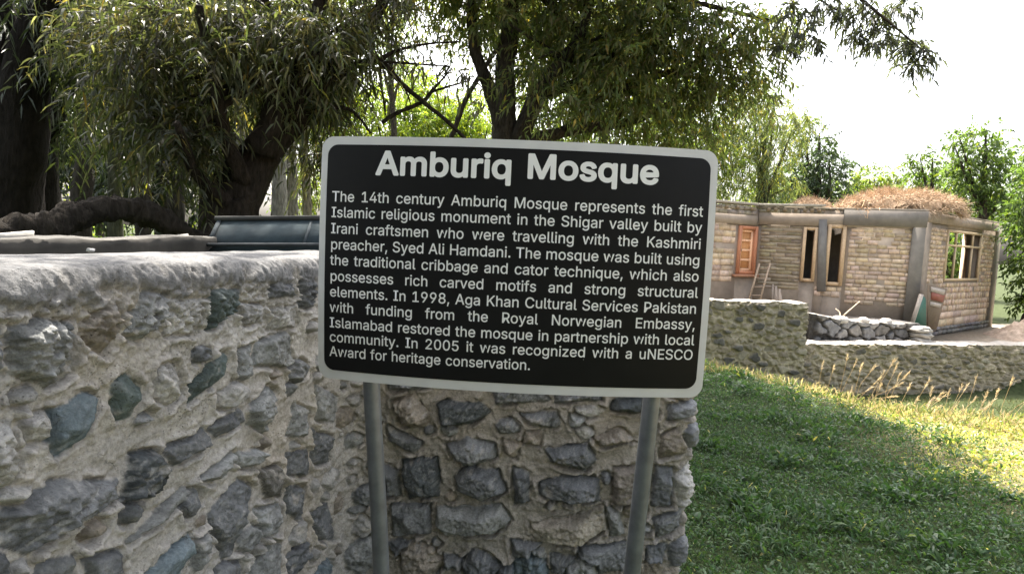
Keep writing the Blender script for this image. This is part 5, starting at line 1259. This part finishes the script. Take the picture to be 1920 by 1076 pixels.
wl = [lim(4.5, (405,820), (422,430), (452,355), (498,275), (545,222), (590,170), (640,110), (700,40), (750,-60), r=(.26,.2,.165,.14,.12,.095,.075,.055,.045), dY=.4),
      lim(4.58, (545,222), (562,140), (590,60), (612,-60), r=(.1,.07,.06,.04)), lim(4.5, (490,290), (515,190), (500,60), (470,-120), r=(.11,.075,.06,.04)),
      lim(4.5, (462,345), (420,250), (398,130), (372,10), r=(.07,.05,.04,.03), dY=-.5), lim(4.5, (440,390), (370,330), (330,230), r=(.06,.04,.02), dY=-.6),
      lim(4.6, (596,180), (650,130), (700,112), (712,115), (760,163), (800,197), (858,246), (905,300), r=(.035,.028,.024,.022,.018,.016,.014,.012), dY=.1),
      lim(4.62, (712,115), (740,97), (800,83), (862,79), r=(.016,.013,.01,.006)), lim(4.62, (712,117), (760,119), (845,125), r=(.011,.009,.005)),
      lim(4.7, (716,230), (748,210), (790,193), (808,173), (845,131), r=(.016,.016,.016,.012,.006)), lim(4.7, (808,173), (840,163), (882,151), r=(.01,.008,.004)),
      lim(4.66, (713,118), (715,160), (724,222), r=(.009,.008,.005)), lim(4.66, (735,128), (765,180), (775,225), r=(.006,.005,.003)), lim(4.6, (592,208), (640,202), (668,215), (695,250), r=(.014,.012,.011,.008))]
wl += toward(cl[:12], at(498, 150, 4.4), 6, 3, (.03, .008)) + toward(cl[5:28], at(600, 120, 4.6), 6, 4, (.025, .006))
mbw = crown(cl, (.095, .0155), WL, 21, sprays=44, per=15, droop=.4, slen=.38, hang=.5, six=True, twigs=True, yellow=.04, splay=.9)
r = np.random.default_rng(77)                        # the few twig leaves on the bare boughs
tl = [pc(x, y, 4.65, 12, .9) for x, y in ((640,150),(690,120),(748,100),(800,90),(850,82),(860,128),(880,152),(845,135),(905,185),(800,122))]
m2 = crown(tl, (.08, .016), WL, 5, sprays=5, per=6, slen=.14, six=True)
for k in range(len(m2.v)):
    mbw.v.append(m2.v[k]); mbw.c.append(m2.c[k])
mbw.f += [f + mbw.n for f in m2.f]; mbw.n += m2.n
tree('willow_tree', 'big dark leaning willow with a forked trunk and drooping narrow leaves, left of the sign', 'tree', wl, mbw, M_LEAF_MID, (.03, .024, .019), seg=20, rough=.45)
# the dark trees at the far left
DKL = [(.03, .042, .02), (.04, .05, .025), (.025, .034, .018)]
cl = [pc(x, y, Y, R) for x, y, Y, R in ((40,30,5.2,60),(-40,120,5.4,60),(120,20,5.3,55),(150,90,5.2,45),(-60,10,5.5,90),(60,-60,5.5,90),(180,160,5.3,40),(-50,250,5.4,50))] + [wc(-5.0,5.6,5.2,1.2), wc(-4.2,6.2,6.4,1.3), wc(-5.8,6.5,6.2,1.4)]
tree('willow_tree', 'thick dark trunk at the left edge, forking in two near its top', 'tree',
     [lim(5.2, (30,760), (22,430), (32,300), (45,160), (85,20), (110,-90), r=(.3,.24,.21,.2,.15,.11)), lim(5.2, (32,300), (10,180), (8,60), (-10,-80), r=(.17,.13,.1,.07))],
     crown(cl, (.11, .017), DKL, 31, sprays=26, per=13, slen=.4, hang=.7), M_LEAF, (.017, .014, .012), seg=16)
cl = [pc(x, y, Y, R) for x, y, Y, R in ((90,70,6.2,60),(130,150,6.2,45),(40,200,6.3,50),(150,250,6.2,35),(110,-20,6.4,90))] + [wc(-5.0,7,5.6,1.2)]
tree('willow_tree', 'dark upright trunk just right of the thick forked trunk at the left edge', 'tree',
     [lim(6.2, (92,720), (80,430), (66,310), (74,200), (92,90), (110,-60), r=(.25,.2,.17,.17,.15,.1)), lim(6.2, (70,320), (110,210), (150,120), r=(.09,.07,.04))],
     crown(cl, (.11, .017), DKL, 32, sprays=26, per=13, slen=.4, hang=.7), M_LEAF, (.016, .014, .011), seg=14)
# a sapling and slim trunks
cl = [pc(x, y, 5.6, R) for x, y, R in ((219,120,45),(200,60,50),(245,40,50),(215,-30,80))]
tree('sapling', 'slim straight grey-green young trunk among the dark willows, standing behind the fallen log', 'tree', [lim(5.6, (226,700), (216,400), (219,200), (221,20), (225,-80), r=(.075,.062,.058,.05,.04))],
     crown(cl, (.11, .016), WL, 33, sprays=16, per=12, slen=.4, hang=.8), M_LEAF, (.085, .088, .06), rough=.1)
r = np.random.default_rng(13)
lb_ = ['dark slim trunk in the wood behind the fallen log, left of the slim grey-green sapling', 'dark trunk in the wood just right of the slim grey-green sapling', 'dark trunk in the wood behind the big leaning willow',
       'pale short trunk standing just left of the metal trough in the wood', 'broad pale grey trunk seen above the metal trough, left of the sign', 'pale trunk seen above the right part of the metal trough, next to the sign', 'thin pale trunk at the left edge of the sign']
for k, (px, wpx, Y, bk, ht) in enumerate(((152,32,8,(.035,.03,.024),0),(268,24,8.5,(.035,.03,.025),0),(330,30,9,(.03,.027,.022),0),(455,20,10,(.2,.19,.16),120),(524,28,10.5,(.22,.21,.185),60),(548,20,11,(.19,.18,.15),90),(577,16,10,(.2,.175,.13),60))):
    cl = [pc(px + dx, yy, Y + r.uniform(-.6, .6), R) for dx, yy, R in ((0,60,60),(-35,120,50),(35,10,60),(20,170,40),(0,-40,80))]
    if k > 2: cl = [pc(px + dx, yy, Y + r.uniform(-.6, .6), R) for dx, yy, R in ((0,90,50),(-30,40,55),(25,150,30),(10,-20,70))]
    tree('woodland_tree', lb_[k], 'tree', [lim(Y, (px + 4, 640), (px, 400), (px + r.uniform(-8, 8), 250), (px + r.uniform(-15, 15), 60), r=(wpx / 2200 * Y * 1.15, wpx / 2200 * Y, wpx / 2200 * Y * .9, wpx / 2200 * Y * .55))],
         crown(cl, (.13, .03), DKL if k < 3 else [(.07, .09, .03), (.09, .11, .04)], 40 + k, rad_sprays=45, per=12, slen=.5, hang=.5), M_LEAF, bk, 'trees of the dark wood')
# dense dark trees closing the wood behind, and sunlit ones beyond
def bushy(name, label, base, clumps, leaf, cols, seed, group=None, dens=60, per=12, slen=.5, hang=.35, bark=(.06, .05, .04), lm=None, tr=.14, splay=.8, surf=.45, droop=.3, yellow=.04):
    base = np.array(base, float)
    cs = np.array([c[0] for c in clumps])
    topz = cs[:, 2].max()
    mid = cs.mean(0)
    fork = np.array([base[0] * .6 + mid[0] * .4, base[1], base[2] + (cs[:, 2].min() - base[2]) * .8 + .3])
    tip = np.array([mid[0], mid[1], topz])
    L = [([base - np.array([0, 0, .2]), (base + fork) / 2 + np.array([.06, 0, 0]), fork, (fork + tip) / 2, tip], (tr * 1.2, tr, tr * .85, tr * .5, tr * .12))]
    L += toward(clumps, fork, min(6, len(clumps)), seed, (tr * .5, tr * .1))
    return tree(name, label, 'tree', L, crown(clumps, leaf, cols, seed, rad_sprays=dens * 2.6, per=per, slen=slen, hang=hang, splay=splay, surf=surf, droop=droop, yellow=yellow), lm or M_LEAF_SUN, bark, group)
def gpt(px, Y):
    p = at(px, 500, Y); p[2] = float(ground_z(p[0], p[1])); return p
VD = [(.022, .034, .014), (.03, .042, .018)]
lb_ = ['dense dark tree closing the wood behind the thick trunk at the left edge', 'dense dark tree deep in the wood, straight behind the slim sapling', 'dense dark tree deep in the wood behind the middle of the fallen log', 'dense dark tree in the wood behind the trunk of the leaning willow']
for k, (px, Y) in enumerate(((-30, 11), (150, 12.5), (300, 11.5), (430, 13))):
    cl = [pc(px + r.uniform(-70, 70), yy, Y + r.uniform(-1, 1), r.uniform(55, 85)) for yy in (-60, 10, 40, 90, 130, 180, 220, 270, 310, 350)]
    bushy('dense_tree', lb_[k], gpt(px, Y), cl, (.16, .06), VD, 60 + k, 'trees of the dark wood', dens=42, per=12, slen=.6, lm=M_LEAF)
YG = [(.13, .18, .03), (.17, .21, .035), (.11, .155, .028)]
lb_ = ['sunlit yellow-green tree glimpsed through the dark wood at the far left', 'sunlit yellow-green tree glimpsed through the wood, above the fallen log', 'sunlit yellow-green tree glimpsed through the wood left of the willow trunk',
       'bright yellow-green tree just left above the sign, under the bare boughs', 'bright yellow-green tree above the middle left of the sign, under the crossing boughs', 'bright yellow-green tree showing above the sign beside the double trunk']
for k, (px, Y, tp, n) in enumerate(((40, 19, 40, 7), (190, 20, 60, 7), (390, 20, 40, 8), (630, 21, 112, 7), (755, 22, 118, 8), (865, 23, 165, 6))):
    yy = np.concatenate([np.linspace(tp + 35, 420, n), np.linspace(tp + 40, 270, 10)])
    cl = [pc(px + r.uniform(-65, 65) * (.45 + .55 * min(1, (y_ - tp) / 120)), y_, Y + r.uniform(-1.5, 1.5), r.uniform(32, 50)) for y_ in yy]
    cl.append(pc(px, tp + 18, Y, 22))
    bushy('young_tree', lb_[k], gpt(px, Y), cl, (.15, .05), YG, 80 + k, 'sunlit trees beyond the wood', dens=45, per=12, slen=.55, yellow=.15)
lb_ = ['sunlit green tree seen low above the sign, right of the double trunk', 'sunlit green tree seen above the right half of the sign under the crown', 'sunlit green tree at the upper right corner of the sign']
for k, (px, Y, tp) in enumerate(((1040, 17, 150), (1180, 18, 140), (1290, 19, 150))):
    cl = [pc(px + r.uniform(-75, 75), y_, Y + r.uniform(-1.2, 1.2), r.uniform(34, 52)) for y_ in np.linspace(tp, 400 if k < 2 else 310, 15)]
    bushy('young_tree', lb_[k], gpt(px, Y), cl, (.13, .05), [(.10, .14, .035), (.13, .165, .045), (.08, .115, .03)], 180 + k, 'sunlit trees beyond the wood', dens=42, per=12, slen=.5, yellow=.15)
# pale bluish poplar between the willow and the double trunk
cl = [pc(742 + dx, y_, 17, R) for dx, y_, R in ((0,-30,55),(-30,20,40),(20,30,42),(0,70,38),(-15,110,26),(10,140,20),(-60,60,35),(-90,20,40),(-50,130,22))]
bushy('poplar_tree', 'pale blue-green poplar in the gap between the leaning willow and the double trunk', gpt(742, 17), cl, (.10, .045), [(.12, .155, .11), (.15, .185, .135)], 91, dens=40, per=10, slen=.45, hang=.6, tr=.1)
# the double-trunked tree behind the sign
MG = [(.09, .12, .05), (.108, .134, .056), (.135, .142, .068), (.082, .1, .05), (.13, .115, .064)]
Yc = 7.2
cl = []
for px, py, dy, R in ((810,0,0,36),(850,30,0,36),(885,10,.2,50),(845,95,.3,16),(905,60,.5,26),(960,40,.4,60),(1030,20,0,70),(1000,90,.4,50),(1060,90,.3,55),(1110,40,-.3,70),(1120,120,.2,55),(1080,160,.4,45),(1040,200,.6,40),
                      (1150,180,.3,50),(1180,80,-.4,65),(1210,140,0,55),(1230,40,-.5,70),(1270,100,-.3,60),(1220,210,.3,45),(1280,180,0,50),(1300,40,-.6,65),(1340,110,-.4,55),(1330,190,-.2,45),(1370,50,-.6,60),(1400,130,-.5,42),(1010,110,-.6,40),(1050,190,-.6,32),(1110,170,-.6,38),(1160,120,-.7,45),(1000,185,-.5,20),(930,30,-.5,36),(1200,180,-.6,36),
                      (1380,165,-.2,34),(1130,235,.5,35),(1190,250,.4,35),(1420,70,-.6,45),(1260,260,.3,35),(1450,40,-.7,38),(1430,180,-.3,28),(1320,260,.2,32)):
    cl.append(pc(px, py, Yc + dy, R, .8))
for x, y, z, R in ((-1.6,7.2,5.0,1.1),(-.3,7.2,5.4,1.2),(1.0,7.0,5.6,1.3),(1.5,6.9,5.2,1.0),(1.5,9,4.6,.7),(1.2,9.2,4.8,.9),(.2,9,5,.9),(1.8,8.4,5.6,.9),(-1.0,7.6,6.6,1.3),(.6,7.4,7.0,1.4),(1.3,7.2,6.6,1.1),(0.2,6.2,6.0,1.2),(1.4,5.8,5.6,1.0),(-1.2,6.0,5.6,1.1),(.4,8,8.0,1.3)):
    cl.append(wc(x, y, z, R))
ct = [lim(Yc, (952,700), (950,460), (948,250), (947,150), (955,60), (965,-60), r=(.24,.18,.14,.12,.1,.08)), lim(Yc, (945,260), (932,212), (915,158), (896,113), (885,60), (880,-40), r=(.1,.085,.08,.07,.06,.04)),
      lim(Yc, (958,300), (985,230), (1020,160), (1060,110), (1095,50), (1110,-40), r=(.14,.11,.09,.08,.06,.05), dY=-.2), lim(Yc, (955,280), (1050,248), (1130,236), (1200,222), (1280,180), r=(.1,.07,.06,.05,.03), dY=.2),
      lim(Yc, (1010,180), (1090,150), (1150,90), (1200,10), r=(.07,.055,.05,.03)), lim(Yc, (1150,232), (1195,150), (1215,100), (1260,60), r=(.03,.03,.028,.02)),
      lim(Yc, (845,262), (872,191), (903,138), (930,97), (965,78), r=(.03,.03,.026,.024,.02), dY=-.2), lim(Yc, (1060,245), (1120,190), (1210,150), (1300,120), (1380,60), r=(.05,.04,.04,.03,.02), dY=-.5)]
ct += toward(cl[:34], at(1060, 110, Yc), 12, 8, (.03, .008)) + toward(cl[34:], at(965, -60, Yc), 8, 9, (.06, .015))
# the long bough that reaches over to the right
bo = [at(1110, -40, 7.0), at(1300, -150, 6.2), at(1480, -120, 5.6), at(1560, -45, 5.4), at(1640, 20, 5.3), at(1700, 70, 5.3), at(1735, 98, 5.3)]
ct += [(bo, (.05, .045, .035, .02, .012, .008, .003)), ([bo[2], at(1520, -20, 5.5), at(1570, 20, 5.4), at(1600, 30, 5.4)], (.02, .012, .007, .003)), ([at(1560, -45, 5.4), at(1650, -30, 5.4), at(1690, 5, 5.4)], (.012, .006, .003))]
mbc = crown(cl, (.085, .026), MG, 101, rad_sprays=560, per=13, droop=.35, slen=.36, hang=.55, twigs=False, yellow=.05)
tips = [pc(x, y, 5.4, R, .8) for x, y, R in ((1560,5,20),(1590,20,16),(1620,30,18),(1650,40,18),(1665,65,14),(1690,75,14),(1700,95,10),(1725,85,12),(1735,100,9),(1680,30,16),(1700,10,10),(1610,65,9),(1640,85,9),(1715,120,6),(1545,-5,22),(1600,0,18),(1480,30,22),(1510,65,14),(1500,10,24),(1470,100,18),(1640,10,16),(1530,75,8))]
m2 = crown(tips, (.075, .02), [(.05, .055, .05), (.06, .066, .06)], 6, sprays=9, per=8, slen=.13, hang=.5, six=False, twigs=True, yellow=.0)
mbc.v += m2.v; mbc.c += m2.c; mbc.f += [f + mbc.n for f in m2.f]; mbc.n += m2.n
tree('willow_tree', 'tall tree with double dark trunk behind the sign, long leafy bough reaching over the house', 'tree', ct, mbc, M_LEAF_MID, (.05, .042, .035), seg=14)
# unseen tree added to shade the sign and near wall: crown overhead and behind
cl = [wc(*k) for k in ((-1.5,2.6,5.4,1.1),(-2.6,2.2,5.8,1.2),(-.6,3.2,6.2,1.2),(-1.2,1.0,6.0,1.3),(-2.6,.4,5.2,1.3),(.2,1.6,6.6,1.2),(-.4,-1.0,5.8,1.4),(-2.0,-1.6,5.0,1.4),(-3.2,-.6,4.2,1.2),(-1.0,-3.2,4.4,1.6),(.8,-3.0,4.8,1.5),
      (-2.6,-3.4,3.4,1.5),(.2,-4.2,3.0,1.5),(-1.4,-4.6,2.4,1.5),(2.0,-4.6,3.2,1.5),(-3.8,-3.0,2.2,1.4),(1.4,-5.2,1.6,1.5),(-.4,-5.4,1.2,1.4),(-3.0,-5.0,1.2,1.4),(3.2,-5.2,2.0,1.4))]
tree('unseen_shade_tree', 'unseen leafy tree behind the photographer, its crown added to shade the sign and the near wall', 'tree',
     [([np.array([-1.6,-3.0,-.2]), np.array([-1.6,-3.0,1.2]), np.array([-1.5,-2.6,3.0]), np.array([-1.3,-1.0,5.0]), np.array([-1.2,1.0,6.2])], (.3,.24,.2,.13,.05))] + toward(cl, (-1.5,-2.6,3.0), 12, 5, (.08,.02)),
     crown(cl, (.16, .05), MG, 140, rad_sprays=70, per=12, slen=.5, hang=.5), M_LEAF, (.06, .05, .04))
# willows and bushes right of the sign
WG = [(.12, .15, .075), (.14, .17, .09), (.16, .175, .085)]
cl = [pc(x, y, Y, R, 1.) for x, y, Y, R in ((1450,205,19,30),(1485,245,19,30),(1425,180,19,28),(1520,225,19,14),(1395,230,19,38),(1430,250,19,38),(1400,300,19,40),(1450,300,19,38),(1480,240,19,28),(1430,350,19,38),(1385,360,19,35),(1470,355,19,30),(1500,210,19,20),(1370,270,19,35),(1410,190,19,30),(1340,330,19,40))]
bushy('willow_tree', 'light grey-green drooping willow behind the left end of the house', gpt(1420, 19), cl, (.12, .03), WG, 111, dens=75, per=14, slen=.45, hang=.9, droop=.5, yellow=.12)
DG2 = [(.04, .062, .035), (.05, .075, .042), (.035, .05, .03)]
cl = [pc(x, y, Y, R) for x, y, Y, R in ((1535,270,22,30),(1520,310,22,38),(1555,310,21.6,32),(1500,350,22,35),(1545,350,21.6,36),(1575,345,22,22),(1510,250,22,22),(1480,330,22,30),(1520,390,22,40),(1560,385,22,30))]
bushy('round_tree', 'dark green rounded tree behind the house, left of the straw heap', gpt(1530, 22), cl, (.15, .07), DG2, 112, dens=46, per=12, slen=.5, tr=.2)
cl = [pc(x, y, Y, R) for x, y, Y, R in ((1600,350,26,26),(1630,335,26,26),(1660,340,26,26),(1640,365,26,30),(1600,380,26,30),(1680,365,26,26),(1650,395,26,30))]
bushy('round_tree', 'low bright yellow-green tree behind the straw heap', gpt(1640, 26), cl, (.16, .08), [(.11, .15, .035), (.13, .17, .04)], 113, dens=50, per=11, slen=.5, tr=.15, yellow=.1)
RG = [(.08, .12, .035), (.10, .14, .045), (.065, .10, .03)]
cl = [pc(x, y, Y, R) for x, y, Y, R in ((1735,315,24,26),(1715,350,24,28),(1760,350,24,28),(1790,330,24,22),(1740,385,24,32),(1700,385,24,24),(1780,385,24,28),(1725,295,24,14))]
bushy('broadleaf_tree', 'light green tree with ragged top directly right of the straw heap', gpt(1745, 24), cl, (.17, .08), RG, 114, dens=42, per=11, slen=.55, tr=.16)
cl = [pc(x, y, Y, R) for x, y, Y, R in ((1820,260,22,24),(1790,275,22,14),(1850,250,22,18),(1835,295,22,32),(1870,290,22,30),(1800,310,22,24),(1820,340,22,32),(1865,340,22,34),(1900,300,22,26),(1840,385,22,32),(1890,370,22,34),(1875,245,22,9),(1800,260,22,9))]
bushy('broadleaf_tree', 'tall fresh green tree with an open ragged crown above the right corner of the house', gpt(1840, 22), cl, (.17, .08), RG, 115, dens=46, per=11, slen=.6, tr=.18)
cl = [pc(x, y, Y, R) for x, y, Y, R in ((1958,330,17,38),(1988,280,17,40),(1943,390,17,38),(1933,440,17.5,30),(1978,430,17,40),(1938,500,17.4,32),(1973,500,17,40),(1933,560,17.3,28),(1968,570,17,34),(2028,350,17,50),(2028,450,17,50),(2018,550,17,45),(1958,235,17,12))]
bushy('broadleaf_tree', 'dense deep green tree at the right edge beside the house wall', gpt(1935, 17), cl, (.15, .075), [(.045, .075, .028), (.06, .09, .03), (.08, .12, .035)], 116, dens=75, per=12, slen=.5, tr=.2)
cl = [pc(x, y, 21, R) for x, y, R in ((1775,450,24),(1795,470,26),(1765,500,26),(1800,520,26),(1780,540,30),(1750,470,24),(1820,480,24))]
bushy('shrub', 'bright green shrub seen through the wide window of the house', gpt(1785, 21), cl, (.14, .07), RG, 117, dens=50, per=10, slen=.45, tr=.07)
# tree line closing the view behind everything
lb_ = ['far green tree behind the left end of the house', 'far green tree behind the middle of the house', 'far green tree behind the right corner of the house', 'far green tree beyond the right edge tree', 'far green tree hidden mostly behind the sign']
for k, px in enumerate((1430, 1590, 1800, 1990, 1150)):
    cl = [pc(px + r.uniform(-90, 90), y_, 34 + r.uniform(-1, 1), r.uniform(28, 40)) for y_ in (330 if k != 1 else 395, 370, 400, 420, 440, 460, 380)]
    bushy('far_tree', lb_[k], gpt(px, 34), cl, (.26, .13), RG, 130 + k, 'far trees behind the house', dens=18, per=10, slen=.8, tr=.2)

r = np.random.default_rng(31)
cl = []
for _ in range(150):
    yy = r.uniform(14, 27); xx = r.uniform(-.95 * yy - 3, .34 * yy)
    R = r.uniform(.5, 1.0)
    cl.append(wc(xx, yy, float(ground_z(xx, yy)) + R * r.uniform(.2, 1.0), R, .8))
tag(crown(cl, (.17, .07), [(.05, .075, .025), (.07, .10, .03), (.04, .06, .02)], 190, rad_sprays=60, per=10, slen=.5, hang=.4).build('undergrowth', M_LEAF_SUN), kind='stuff')

# ------------------------------------------------------------------ grass
def blades(n, xs, ys, seed, keep):
    r = np.random.default_rng(seed)
    x, y = r.uniform(*xs, n), r.uniform(*ys, n)
    k = keep(x, y, r.uniform(0, 1, n))
    return x[k], y[k], r
def in_lawn(x, y, u):
    wallx = np.where(y < 2.35, .66, -5)
    d = y - edge_y(x)
    dens = np.clip(3.4 / (y + .01), .28, 1)
    return (x > wallx) & (x < y * .98 + 1.2) & (d < .9) & (u < dens)
x, y, r = blades(420000, (-.2, 9), (1.7, 8.3), 5, in_lawn)
n = len(x)
q = np.stack([x, y, 0 * x], 1)
dry = sstep(2.95, 4.1, x + .55 * fbm(q * .9, 3) + .12 * r.normal(size=n) + .05 * (y - 5)) * .9  # dry grass, the light of the sunlit strip partly put into its colour
patch = sstep(-.1, .5, fbm(q * 1.7 + 30, 3))
z = ground_z(x, y) - .005
tall = sstep(.15, .6, fbm(q * 2.6 + 60, 3))
hgt = (.032 + .035 * patch + .028 * tall) * r.uniform(.5, 1.5, n) * (1 - .3 * dry)
th_ = r.uniform(0, 6.283, n)
lean = r.uniform(.25, 1.5, n) * np.where(r.uniform(0, 1, n) < .45, 1.4, .8)
D = np.stack([np.cos(th_) * lean, np.sin(th_) * lean, np.ones(n)], 1)
gcols = np.array([(.042, .088, .034), (.053, .10, .038), (.035, .074, .031), (.068, .108, .046)])[r.integers(0, 4, n)]
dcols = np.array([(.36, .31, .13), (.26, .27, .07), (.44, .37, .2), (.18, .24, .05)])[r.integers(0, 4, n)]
is_dry_lit = (r.uniform(0, 1, n) < dry) | (r.uniform(0, 1, n) < .01)
gc = np.where(is_dry_lit[:, None], dcols, gcols) * r.uniform(.65, 1.35, n)[:, None]
mb = MB()
P = np.stack([x, y, z], 1)
broad = r.uniform(0, 1, n) < .55
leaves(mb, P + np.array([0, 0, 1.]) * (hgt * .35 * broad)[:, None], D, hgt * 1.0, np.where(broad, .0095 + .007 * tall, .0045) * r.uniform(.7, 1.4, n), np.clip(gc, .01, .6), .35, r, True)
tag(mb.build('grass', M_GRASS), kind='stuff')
# longer tufts on the bank and seeding stalks
x, y, r = blades(90000, (1.0, 14), (5, 12.4), 15, lambda x, y, u: ((np.abs(y - edge_y(x) - .35) < .75) | (u < .5) & (y - edge_y(x) > 0)) & (x < y * .98 + 1) & (fbm(np.stack([x, y, 0 * x], 1) * 1.3, 2) > -.15))
n = len(x)
P = np.stack([x, y, ground_z(x, y)], 1)
D = np.stack([r.normal(0, .4, n), r.normal(0, .4, n), np.ones(n)], 1)
far_ = (y - edge_y(x) > 1.1)[:, None]  # darker blades in the ditch, its shade put into their colour
cg = np.where(far_, np.array([(.05, .075, .025), (.07, .09, .03), (.10, .095, .05), (.04, .06, .02)])[r.integers(0, 4, n)], 0) + ~far_ * np.array([(.14, .17, .05), (.28, .25, .12), (.09, .13, .035), (.34, .28, .16)])[r.integers(0, 4, n)] * r.uniform(.7, 1.3, n)[:, None]
mb = MB(); leaves(mb, P, D, r.uniform(.08, .24, n), r.uniform(.006, .011, n), cg, .4, r, True)
tag(mb.build('bank_grass', M_DRY), kind='stuff')
mb = MB()
heads = [(1586,682),(1600,690),(1612,700),(1630,700),(1636,722),(1650,712),(1668,690),(1675,700),(1682,715),(1690,712),(1646,735),(1660,745),(1620,735),(1752,752),(1776,748),(1806,735),(1818,758),(1845,752),(1852,762),(1866,745),(1733,765),(1785,770),(1834,770),(1700,735),(1560,700),(1540,695)]
r = np.random.default_rng(4)
for hx, hy in heads + [(r.uniform(1500, 1990), r.uniform(715, 775)) for _ in range(22)]:
    Y = float(edge_y(np.array(3.6))) + r.uniform(-.1, 1.0) + (.9 if hx < 1600 else 0)
    p = at(hx, hy, Y)
    gz_ = float(ground_z(p[0], p[1]))
    b_ = np.array([p[0] - r.uniform(.05, .3), p[1] + r.uniform(-.1, .1), gz_])
    if p[2] - gz_ < .08: continue
    mid = (p + b_) / 2 + np.array([-.04, 0, .03])
    add_tube(mb, spline([b_, mid, p], 7), .0022, 4, (.36, .29, .18), cap=False)
    d = p - mid; d /= np.linalg.norm(d)
    n = 26
    t = r.uniform(0, .1, n)
    strands(mb, p + d * t[:, None], d * 1.2 + r.normal(0, .3, (n, 3)), r.uniform(.03, .06, n), r.uniform(.003, .006, n), np.array([.42, .35, .25]) * r.uniform(.7, 1.2, n)[:, None], seed=int(hx))
tag(mb.build('seeding_grass', M_DRY), kind='stuff')
